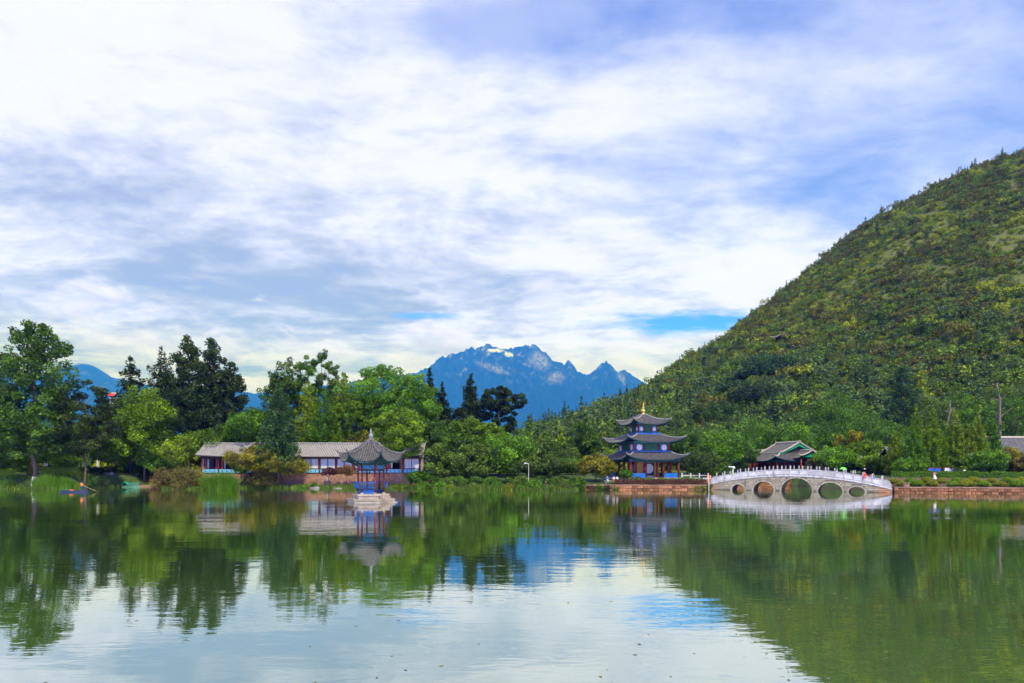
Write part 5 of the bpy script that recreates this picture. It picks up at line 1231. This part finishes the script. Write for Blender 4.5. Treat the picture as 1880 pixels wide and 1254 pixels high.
    # edge slabs and balustrade
    for y in (0.02, W-.02):
        cop = MB(); sg = -1 if y < 1 else 1
        uu = [-hl+L*i/60 for i in range(61)]
        cop.grid([[(u, y+sg*.16, deck(u)-.10) for u in uu], [(u, y+sg*.16, deck(u)+.15) for u in uu], [(u, y-sg*.3, deck(u)+.15) for u in uu], [(u, y-sg*.3, deck(u)-.10) for u in uu], [(u, y+sg*.16, deck(u)-.10) for u in uu]]).build('edge_slab', M['marble_grey'], root)
        n = 19; u0, u1 = -hl+1.3, hl-1.5; us_ = [u0+(u1-u0)*i/n for i in range(n+1)]
        for i, u in enumerate(us_):
            z = deck(u)+.15
            p = MB().box((u, y, z+.62), (.19, .19, 1.24)).box((u, y, z+1.27), (.24, .24, .07)).lathe([(.08, 1.30), (.105, 1.36), (.105, 1.58), (.06, 1.66)], (u, y, z), 8).build('railing_post', M['marble_grey'], root)
        for a, b in zip(us_, us_[1:]):
            a2, b2 = a+.11, b-.11; za, zb = deck(a2)+.15, deck(b2)+.15
            MB().slab([(a2, y-.05, za+.10), (b2, y-.05, zb+.10), (b2, y-.05, zb+.80), (a2, y-.05, za+.80)], (0, .1, 0)).build('railing_panel', M['marble'], root)
            MB().slab([(a2, y-.08, za+.88), (b2, y-.08, zb+.88), (b2, y-.08, zb+1.02), (a2, y-.08, za+1.02)], (0, .16, 0)).build('handrail', M['marble_grey'], root)
            for f in (.25, .75):
                x = a2+(b2-a2)*f; z = za+(zb-za)*f; MB().box((x, y, z+.84), (.16, .1, .09)).build('rail_block', M['marble_grey'], root)
        for e, s, q in ((u0, -1, 1.15), (u1, 1, 1.4)):               # carved drum slabs at the ends
            z = deck(e)+.15; z2 = deck(e+s*q)+.13
            MB().slab([(e+s*.1, y-.07, z), (e+s*.1, y-.07, z+1.0), (e+s*q*.45, y-.07, z+.95), (e+s*q*.75, y-.07, z+.70), (e+s*q*.98, y-.07, z2+.45), (e+s*q, y-.07, z2)], (0, .14, 0)).build('drum_slab', M['marble_grey'], root)
    return root, rz, c, deck, upx, hl, W
plain('marble_grey', (.34, .34, .33), (.50, .50, .48), 2.2, .7, .2, grime=(.20, .20, .18), brand=True)
def blockmat():
    m, N, out = mat_base('bridge_blocks'); at = N.n('ShaderNodeAttribute'); at.attribute_name = 'tone'
    co = N.n('ShaderNodeTexCoord').outputs['Object']; x, y, z = N.sep(co)
    col = N.mix(at.outputs['Fac'], (.25, .22, .145), (.42, .375, .27)); n1 = N.noise(co, 3, 5, .6)
    col = N.mix(N.ramp(n1, .45, .75), col, (.22, .19, .12)); n2 = N.noise(N.mapping(co, (1, 1, .15)), 1.1, 5, .65)
    col = N.mix(N.ramp(n2, .55, .68), col, (.16, .135, .09))
    col = N.mix(N.math('MULTIPLY', N.ramp(N.math('ADD', z, N.math('MULTIPLY', n1, .3)), .48, .20), .8), col, (.045, .045, .025))   # damp tide line
    en = N.math('MAXIMUM', N.ramp(x, 11.5, 14.5), N.ramp(x, -13.2, -15.2)); col = N.mix(N.math('MULTIPLY', en, N.ramp(n1, .3, .55)), col, (.48, .22, .09))
    bs = N.n('ShaderNodeBsdfPrincipled'); N.put(bs.inputs['Base Color'], col); bs.inputs['Roughness'].default_value = .85
    bn = N.n('ShaderNodeBump'); bn.inputs['Distance'].default_value = .03; bn.inputs['Strength'].default_value = .5; N.put(bn.inputs['Height'], N.noise(co, 9, 4, .6)); N.t.links.new(bn.outputs[0], bs.inputs['Normal'])
    N.t.links.new(bs.outputs[0], out.inputs[0])
blockmat()
BR, BRZ, BC, BDECK, BUPX, BHL, BW = bridge()

# ---------------------------------------------------------------- retaining walls of single stones
def stone_wall(label, x0, x1, yf, top, courses, wmin, wmax, seed, mat='lake_stone'):
    rng = random.Random(seed); cx = (x0+x1)/2; ya, yb = yf(x0), yf(x1); rz = math.atan2(yb-ya, x1-x0); L = math.hypot(x1-x0, yb-ya)
    r = empty('retaining_wall', (cx, (ya+yb)/2, 0), rz, label, 'wall')
    MB().box((0, .85, (top-1.6)/2), (L, 1.4, top+1.5)).build('core', M['soil'], r)
    h = (top-.16+.25)/courses; protos = []
    for k in range(8):
        rr = random.Random(seed*10+k); b = MB().box((0, 0, 0), (1, .34, .96)); b.v = [(x+rr.uniform(-.025, .025), y+rr.uniform(-.05, .05), z+rr.uniform(-.03, .03)) for x, y, z in b.v]
        me = b.mesh('stone'); me.materials.append(M[mat]); protos.append(me)
    for c in range(courses):
        u = -L/2
        while u < L/2-.05:
            w = min(rng.uniform(wmin, wmax), L/2-u); o = make_obj('stone', rng.choice(protos), None, r); o.location = (u+w/2, .03+rng.uniform(-.10, .08), -.25+h*(c+.5)+rng.uniform(-.03, .03)); o.scale = (w-rng.uniform(.04, .10), 1, h*rng.uniform(.84, .97)); u += w
    u = -L/2
    while u < L/2-.05:
        w = min(rng.uniform(1.6, 2.4), L/2-u); MB().box((0, 0, 0), (1, 1, 1))
        o = make_obj('cap_stone', cap_me, None, r); o.location = (u+w/2, .2+rng.uniform(-.05, .05), top-.07+rng.uniform(-.02, .02)); o.scale = (w-.03, .75, .15); u += w
cap_me = MB().box((0, 0, 0), (1, 1, 1)).mesh('cap_stone'); cap_me.materials.append(M['cap_stone'])
stone_wall('rust coloured stone wall along the water below the clipped shrubs', PX(1641, 114.0), PX(1960, 106.8), lambda x: float(np.interp(x, [PX(1640, 114.4), PX(1880, 108.6), PX(2300, 100)], [113.9, 108.2, 99.6])), .95, 2, .55, 1.15, 5)
stone_wall('rust coloured stone wall along the water below the pagoda terrace', PX(1068, 127), PX(1301, 127), lambda x: 127.1, .95, 2, .7, 1.5, 8)
stone_wall('low stone embankment behind the bridge in front of the temple hall', PX(1302, 127)+1, PX(1640, 117)-1, lambda x: 157.2, 1.5, 4, .6, 1.2, 11)
r = empty('stone_block', (PX(1666, 114.6), 114.9, .95), R_(-20), 'square stone block on the wall near the bridge end', 'block'); MB().box((0, 0, .3), (.85, .6, .6), 0, .93).build('block', M['cap_stone'], r); MB().box((0, 0, .64), (.95, .7, .1)).build('cap', M['cap_stone'], r)

# ---------------------------------------------------------------- balustrade, lifebuoy, lamps
def balustrade():
    Y = 133.5; xa, xb = PX(1252, Y), PX(1300, Y); r = empty('balustrade', ((xa+xb)/2, Y, 1.75), 0, 'short white marble balustrade right of the pagoda', 'balustrade'); L = xb-xa; n = 3
    for i in range(n+1): MB().box((-L/2+L*i/n, 0, .55), (.2, .2, 1.1)).lathe([(.12, 1.1), (.13, 1.2), (.06, 1.34)], (-L/2+L*i/n, 0, 0), 8).build('post', M['marble'], r)
    for i in range(n):
        m = -L/2+L*(i+.5)/n
        for z, h in ((.25, .3), (.85, .14)): MB().box((m, 0, z), (L/n-.22, .1, h)).build('rail', M['marble'], r)
balustrade()
def torus(R, r, n=20, m=8):
    b = MB(); P = [[((R+r*math.cos(2*math.pi*j/m))*math.cos(2*math.pi*i/n), r*math.sin(2*math.pi*j/m), (R+r*math.cos(2*math.pi*j/m))*math.sin(2*math.pi*i/n)) for j in range(m+1)] for i in range(n+1)]
    return b.grid(P)
r = empty('lifebuoy_stand', (PX(1301.5, 126.4), 126.4, .9), 0, 'orange lifebuoy hung on a post at the left end of the bridge', 'lifebuoy')
MB().tube([(0, 0, -.9), (0, 0, 1.75)], .05, 8).build('post', M['white_paint'], r); o = torus(.30, .09).build('lifebuoy', M['orange'], r, True); o.location = (0, -.12, 1.45)
for k in range(4): b = torus(.30, .098, 20, 8); b2 = MB(); b2.tube([(.30*math.cos(t), 0, .30*math.sin(t)) for t in np.linspace(R_(90*k+35), R_(90*k+55), 4)], .1, 8).build('white_band', M['white_paint'], o)
shrub(1303, 884, 12, 126.6, 'mid', 'small dark bush at the foot of the lifebuoy post', leaves=500, size=.18, dz=.1, nclump=10)
plain('lamp_post', (.42, .44, .34), (.5, .52, .42), 3, .5)
def lamp(px, Y, top, label, arm=1):
    X = PX(px, Y); z = base_z(X, Y); h = PZ(top, Y)-z; r = empty('street_lamp', (X, Y, z), 0, label, 'street lamp')
    MB().tube([(0, 0, -.2), (0, 0, h)], [.07, .045], 8).build('pole', M['lamp_post'], r); MB().lathe([(.16, 0), (.16, .25), (.1, .3)], n=10).build('base', M['steel'], r)
    MB().tube([(0, 0, h-.1), (-.3*arm, 0, h+.05), (-.55*arm, 0, h+.05)], .035, 6).build('arm', M['white_paint'], r); MB().ell((-.62*arm, 0, h+.06), (.26, .14, .09)).build('lamp_head', M['lamp_glass'], r, True)
lamp(970.5, 128.6, 851, 'tall slim white lamp post on the shore left of the pagoda')
def globe_lamp():
    Y = 141.0; X = PX(1346, Y); z = 1.8; r = empty('globe_lamp', (X, Y, z), 0, 'white two armed garden lamp showing above the bridge railing, left half', 'street lamp'); h = PZ(858, Y)-z
    MB().tube([(0, 0, -3), (0, 0, h)], .07, 8).build('pole', M['white_paint'], r); MB().box((-.35, 0, h+.1), (.9, .22, .16)).build('arm', M['white_paint'], r)
    MB().ell((.1, 0, h-.05), (.33, .3, .26)).build('globe', M['lamp_glass'], r, True); MB().ell((-.8, 0, h+.12), (.22, .2, .14)).build('lamp_head', M['lamp_glass'], r, True)
globe_lamp()
# jetty stones and rock on the left bank
r = empty('jetty', (PX(272, 148.3), 148.6, 0), 0, 'low stone landing with a small lantern beside the pedal boat', 'jetty'); MB().box((0, 0, .12), (10.5, 2.2, .5)).build('slab', M['cap_stone'], r)
for x in (-4.4, -2.6, 3.2): MB().box((x, -1.0, .2), (1.5, .3, .55)).build('edge_stone', M['lake_stone'], r)
r = empty('stone_lantern', (PX(212, 145.5), 145.6, .1), 0, 'small grey stone lantern left of the pedal boat', 'lantern')
MB().box((0, 0, .35), (.3, .3, .75)).build('shaft', M['plinth_stone'], r); MB().box((0, 0, .86), (.5, .5, .28)).build('light_box', M['plinth_stone'], r); MB().box((0, 0, 1.1), (.72, .72, .2), 0, .3).build('cap', M['plinth_stone'], r)
def rock(px, Y, s, label):
    X = PX(px, Y); rng = np.random.RandomState(int(px)); b = MB().ell((0, 0, 0), (1, 1, 1), 12, 8); b.v = [tuple(np.array(v)*(1+.28*math.sin(3*v[0]+px)+.22*math.sin(5*v[1]+2*v[2]))*np.array(s)) for v in b.v]
    o = b.build('rock', M['rock'], None, False); o.location = (X, Y, max(base_z(X, Y), 0)); tag(o, label, 'rock')
rock(352, 136, (2.0, 1.3, 1.9), 'tall grey garden rock at the corridor left end'); rock(577, 136.2, (.8, .5, .35), 'dark rock in the water under the grassy tuft'); rock(620, 135.2, (.7, .4, .2), 'flat dark rock at the water left of the pavilion'); rock(200, 147, (.8, .6, .6), 'small dark rock at the foot of the lawn')

# ---------------------------------------------------------------- boats
def hull(L, w, h, n=14, flat=.55):
    P = []
    for i in range(n+1):
        t = -1+2*i/n; ww = w/2*(1-abs(t)**3.0)**.6+.02; sh = h*(1+.35*t*t); bw = ww*.75
        P.append([(t*L/2, -ww, sh), (t*L/2*.97, -bw, 0), (t*L/2*.97, bw, 0), (t*L/2, ww, sh), (t*L/2, ww-.07, sh), (t*L/2*.95, bw-.06, .12), (t*L/2*.95, -bw+.06, .12), (t*L/2, -ww+.07, sh), (t*L/2, -ww, sh)])
    return MB().grid(P)
def boat():
    Y = 114.5; r = empty('work_boat', (PX(136, Y), Y, -.12), R_(4), 'small dark blue flat work boat with a man standing in it', 'boat')
    hull(4.6, 1.25, .42).build('hull', M['boat_blue'], r)
    for x in (-1.2, .1, 1.3): MB().box((x, 0, .34), (.3, .98, .05)).build('thwart', M['brown_wood'], r)
    hb = empty('basket', (PX(131.5, Y), Y, .18), 0, 'orange basket of weed lying in the work boat', 'basket'); MB().lathe([(.2, 0), (.3, .1), (.34, .3), (.31, .3), (.27, .12)], n=12).build('body', M['orange'], hb); MB().ell((0, 0, .22), (.26, .26, .14)).build('weed', M['soil'], hb)
boat()
def pedal_boat():
    Y = 144.0; r = empty('pedal_boat', (PX(240, Y), 144.0, -.05), 0, 'green pedal boat with a domed hood and slatted seat moored at the jetty', 'boat')
    r.scale = (.84, .84, .84)
    hull(4.6, 1.7, .4).build('hull', M['boat_pale'], r)
    P = []
    for i in range(13):
        a = math.pi*i/12; P.append([(-1.1+1.0*math.cos(a)*k, y, .35+1.15*math.sin(a)*k) for k, y in ((.72, -.72), (1, -.5), (1, .5), (.72, .72))])
    MB().grid(P).build('hood', M['boat_green'], r, True)
    P = [[(x, y-.03*(1), z) for x, y, z in row] for row in [[(-1.1+.66*math.cos(math.pi*i/12), -.60, .35+.7*math.sin(math.pi*i/12)), (-1.1+.66*math.cos(math.pi*i/12), .60, .35+.7*math.sin(math.pi*i/12))] for i in range(13)]]
    MB().grid(P).build('hood_lining', M['black_cloth'], r)
    MB().box((.9, 0, .62), (1.9, 1.2, .12)).build('seat', M['boat_pale'], r); b = MB().box((.9, .62, 1.25), (1.9, .08, .1)).build('seat_back', M['boat_pale'], r)
    for i in range(7): MB().box((.05+.28*i, .62, .95), (.12, .06, .55)).build('slat', M['boat_pale'], b)
    for sx in (0, 1.9): MB().box((sx-.02, 0, .95), (.08, 1.1, .5)).build('arm_rest', M['boat_pale'], r)
pedal_boat()

# ---------------------------------------------------------------- people
def person(label, loc, rz, top, bottom, pose='stand', hair='hair', scale=1.0, group=None, skirt=False, hat=None):
    root = empty('person', loc, rz, label, 'person', group); root.scale = (scale,)*3
    V, E, RR, TAG = [], [], [], []
    def v(p, r, t, par=None):
        V.append(p); RR.append(r); TAG.append(t)
        if par is not None: E.append((par, len(V)-1))
        return len(V)-1
    sit = pose == 'sit'; dz = -.42 if sit else 0
    pel = v((0, 0, .93+dz), .125, 'b'); sp = v((0, .01, 1.08+dz), .115, 't', pel); chs = v((0, .015, 1.28+dz), .14, 't', sp); nk = v((0, .01, 1.44+dz), .055, 's', chs); hb_ = v((0, 0, 1.52+dz), .07, 's', nk); hd = v((0, -.012, 1.60+dz), .088, 's', hb_); v((0, 0, 1.67+dz), .062, 's', hd)
    arms = {'stand': [((.245, .0, 1.13), (.255, -.05, .90)), ((-.245, 0, 1.13), (-.25, -.04, .90))],
            'hold': [((.25, -.05, 1.14), (.20, -.28, 1.12)), ((-.25, -.05, 1.14), (-.18, -.30, 1.02))],
            'raise': [((.26, -.10, 1.25), (.17, -.24, 1.42)), ((-.245, 0, 1.13), (-.25, -.04, .90))],
            'walk': [((.25, .08, 1.14), (.25, -.02, .92)), ((-.25, -.08, 1.14), (-.24, -.22, .96))],
            'sit': [((.24, -.05, 1.12), (.17, -.28, 1.02)), ((-.24, -.05, 1.12), (-.17, -.28, 1.02))]}[pose]
    for s, (el, wr) in zip((1, -1), arms):
        el = (el[0], el[1], el[2]+dz); wr = (wr[0], wr[1], wr[2]+dz)
        a = v((s*.175, .01, 1.375+dz), .062, 't', chs); b = v(el, .046, 't', a); c = v(wr, .032, 's', b)
        d = Vector(wr)-Vector(el); d.normalize(); pm = Vector(wr)+d*.075; p = v(tuple(pm), .034, 's', c)
        side = d.cross(Vector((0, 1, 0.01))).normalized() if abs(d.y) < .9 else Vector((1, 0, 0)); out = side.cross(d)
        for k, (o, l) in enumerate(((-.027, .065), (-.009, .078), (.009, .074), (.027, .058))):
            q = v(tuple(pm+d*.03+out*o), .0095, 's', p); q2 = v(tuple(pm+d*(.03+l*.55)+out*o*1.1-side*s*.006), .009, 's', q); v(tuple(pm+d*(.03+l)+out*o-side*s*.022), .008, 's', q2)
        q = v(tuple(pm-d*.02-out*.045), .010, 's', p); v(tuple(pm+d*.025-out*.06), .009, 's', q)
    for s in (1, -1):
        a = v((s*.085, 0, .86+dz), .098, 'b', pel)
        if sit: k = v((s*.11, -.42, .47), .062, 'b', a); an = v((s*.11, -.40, .09), .042, 'b', k); v((s*.12, -.54, .04), .036, 'f', an)
        else:
            st = s*.16 if pose == 'walk' else 0
            k = v((s*.095, -.02-st*.6, .48), .066, 'b', a); an = v((s*.10, .02-st, .09), .043, 'b', k); v((s*.11, -.12-st, .04), .036, 'f', an)
    me = bpy.data.meshes.new('body'); me.from_pydata(V, E, []); tmp = bpy.data.objects.new('tmp', me); COL.objects.link(tmp)
    md = tmp.modifiers.new('skin', 'SKIN'); md.use_smooth_shade = True
    for i, sv_ in enumerate(me.skin_vertices[0].data): sv_.radius = (RR[i], RR[i]*(.78 if TAG[i] in 'tb' and RR[i] > .1 else 1)); sv_.use_root = i == 0
    tmp.modifiers.new('sub', 'SUBSURF').levels = 1
    bpy.context.view_layer.update(); bm = bpy.data.meshes.new_from_object(tmp.evaluated_get(bpy.context.evaluated_depsgraph_get())); bpy.data.objects.remove(tmp)
    bm.materials.clear(); tags = ['s', 't', 'b', 'f']
    for mt_ in ('skin', top, bottom, 'black_cloth'): bm.materials.append(M[mt_])
    Va = np.array(V)
    for p in bm.polygons:
        i = int(np.argmin(((Va-np.array(p.center))**2).sum(1))); p.material_index = tags.index(TAG[i]); p.use_smooth = True
    make_obj('body', bm, None, root)
    MB().ell((0, .012, 1.635+dz), (.098, .108, .085), 12, 8).build('hair', M[hair], root, True)
    f = MB().ell((0, -.10, 1.585+dz), (.014, .022, .022), 6, 4)
    for s in (1, -1): f.ell((s*.088, .0, 1.59+dz), (.014, .022, .03), 6, 4)
    f.build('face', M['skin'], root); e = MB()
    for s in (1, -1): e.ell((s*.033, -.088, 1.612+dz), (.013, .010, .008), 6, 4)
    e.build('eyes', M['hair'], root)
    if skirt: MB().lathe([(.13, 1.02), (.2, .80), (.30, .45), (.34, .22), (.30, .22)], n=16).build('skirt', M[bottom], root, True)
    if hat: MB().lathe([(.24, 1.64), (.25, 1.655), (.11, 1.67), (.10, 1.76), (.03, 1.79)], n=16).build('hat', M[hat], root, True)
    return root
person('man in orange life vest and dark trousers standing in the work boat', (PX(150.5, 114.5), 114.4, .02), R_(185), 'orange', 'teal_cloth', 'hold', hat='black_cloth', scale=1.06)
r = empty('boat_pole', (PX(152, 114.2), 114.15, 0), 0, 'long thin pole held by the man in the work boat', 'pole'); MB().tube([(-.35, 0, 1.3), (.25, .0, 1.08), (2.4, -.3, .25)], .022, 6).build('shaft', M['straw'], r); MB().tube([(2.4, -.3, .25), (2.8, -.36, .12)], [.05, .09], 6).build('blade', M['brown_wood'], r)
def on_bridge(px, v_, label, rz, top, bottom, pose, **kw):
    u = BUPX(px); p = Vector((BC.x, BC.y, 0))+Matrix.Rotation(BRZ, 3, 'Z') @ Vector((u, v_, 0)); z = BDECK(u)+kw.pop('dz', 0.0); return person(label, (p.x, p.y, z), BRZ+rz, top, bottom, pose, **kw), (p.x, p.y, z)
on_bridge(1535, 1.6, 'person in a white shirt crossing the bridge left of the green umbrella', R_(80), 'white_cloth', 'navy_cloth', 'walk')
o, p = on_bridge(1545.5, 1.2, 'person in a lime top under the green umbrella on the bridge', R_(60), 'lime_cloth', 'navy_cloth', 'raise')
um = empty('umbrella', p, BRZ, 'bright green open umbrella above the bridge railing', 'umbrella'); MB().lathe([(.03, 2.12), (.26, 2.06), (.46, 1.94), (.60, 1.74), (.59, 1.73), (.45, 1.91), (.26, 2.03), (.02, 2.08)], (.12, -.24, 0), 8).build('canopy', M['lime_cloth'], um); MB().tube([(.12, -.24, 1.35), (.12, -.24, 2.16)], .012, 6).build('shaft', M['steel'], um)
for k in range(8): MB().tube([(.12, -.24, 2.09), (.12+.58*math.cos(R_(45*k)), -.24+.58*math.sin(R_(45*k)), 1.735)], .006, 4).build('rib', M['steel'], um)
on_bridge(1561, 1.5, 'person in dark blue clothes on the bridge right of the green umbrella', R_(90), 'navy_cloth', 'black_cloth', 'walk')
on_bridge(1567.5, 1.9, 'person in a dark top and white trousers walking on the bridge', R_(95), 'black_cloth', 'white_cloth', 'walk')
on_bridge(1587.5, .05, 'person in a bright red jacket sitting on the bridge railing', R_(0), 'red_cloth', 'red_cloth', 'sit', dz=.62, hat='cream_cloth', scale=1.05)
on_bridge(1598, 1.0, 'person in a pale pink shirt at the bridge railing beside the red jacket', R_(-30), 'pink_cloth', 'navy_cloth', 'stand')
on_bridge(1604, .8, 'person in a blue jacket near the right end of the bridge', R_(30), 'blue_cloth', 'navy_cloth', 'stand')
X = PX(1716, 118.6); person('person in a pink top and long cream skirt standing among the clipped shrubs', (X, 118.6, base_z(X, 118.6)), R_(10), 'pink_cloth', 'cream_cloth', 'raise', skirt=True)
for px, Y, t, b, lab, rr in ((1115, 131.2, 'blue_cloth', 'white_cloth', 'person in blue and white sitting on the terrace edge left of the pagoda', 5), (1127, 131.0, 'cream_cloth', 'rust_cloth', 'person in a pale brown top sitting on the terrace edge', -10), (1133, 131.3, 'white_cloth', 'navy_cloth', 'person in a white shirt sitting on the terrace edge beside the small tree', 20)):
    if 'rust_cloth' not in M: plain('rust_cloth', (.36, .2, .13), (.45, .28, .2), 4, .8)
    X = PX(px, Y); person(lab, (X, Y, 1.28), R_(rr), t, b, 'sit', scale=1.05)
rb = empty('terrace_bench', (PX(1125, 131.6), 131.6, 1.2), 0, 'low stone bench under the sitting people left of the pagoda', 'bench'); MB().box((0, 0, .42), (3.4, .5, .12)).build('seat', M['plinth_stone'], rb)
for x in (-1.3, 1.3): MB().box((x, 0, .1), (.3, .4, .6)).build('leg', M['plinth_stone'], rb)
X = PX(1002, 130.2); person('person in a dark jacket and white shoes sitting on the open shore path', (X, 130.2, base_z(X, 130.2)), R_(-20), 'black_cloth', 'black_cloth', 'sit')
rb = empty('shore_stool', (X, 130.35, base_z(X, 130.35)), 0, 'low stone stool under the person on the shore path', 'stool'); MB().lathe([(.2, -.1), (.24, .2), (.2, .38)], n=10).build('drum', M['plinth_stone'], rb)
X = PX(139, 141.2); person('person in purple and orange walking behind the bright hedge', (X, 141.2, base_z(X, 141.2)+.15), R_(70), 'purple_cloth', 'orange', 'walk') if plain('purple_cloth', (.12, .05, .16), (.18, .08, .22), 4, .8) else None
X = PX(1771, 122.6); person('person in a white shirt by the pale notice board', (X, 122.6, base_z(X, 122.6)), R_(0), 'white_cloth', 'navy_cloth', 'stand')
# whitewash on the foot of the big poplar
for o in [o for o in bpy.data.objects if o.get('label', '').startswith('very tall poplar')]:
    MB().tube([(0, 0, -.3), (.02, 0, .9), (.05, 0, 1.9)], [.72, .6, .5], 9, False).build('whitewash', M['lime_wash'], o, True)

# ---------------------------------------------------------------- floating leaves and scum on the water
def flotsam():
    rng = np.random.RandomState(9); n = 330; Y = 13+75*rng.rand(n)**1.6; X = (rng.rand(n)*2-1)*.78*Y
    k = rng.rand(n) < .55; cx = rng.uniform(-.2, .75, 14); cy = rng.uniform(14, 40, 14); j = rng.randint(0, 14, n)
    Y = np.where(k, cy[j]+rng.normal(size=n)*2.0, Y); X = np.where(k, cx[j]*cy[j]+rng.normal(size=n)*3.0, X)
    Y = np.clip(Y, 12, 95); pos = np.stack([X, Y, np.full(n, .006)], 1); s = rng.uniform(.02, .07, (n, 1)); a = rng.rand(n)*6.28
    t = np.stack([np.cos(a), np.sin(a), rng.normal(size=n)*.06], 1); b = np.stack([-np.sin(a), np.cos(a), rng.normal(size=n)*.06], 1)
    V = np.stack([pos-t*s, pos+b*s*.6, pos+t*s, pos-b*s*.6], 1).reshape(-1, 3); me = np_mesh('floating_leaves', V, np.arange(4*n).reshape(-1, 4), rng.rand(n), False)
    me.materials.append(M['brown']); o = make_obj('floating_leaves', me, None); o['kind'] = 'stuff'; o['label'] = 'small leaves and bits floating on the lake'; o['category'] = 'leaves'
flotsam()
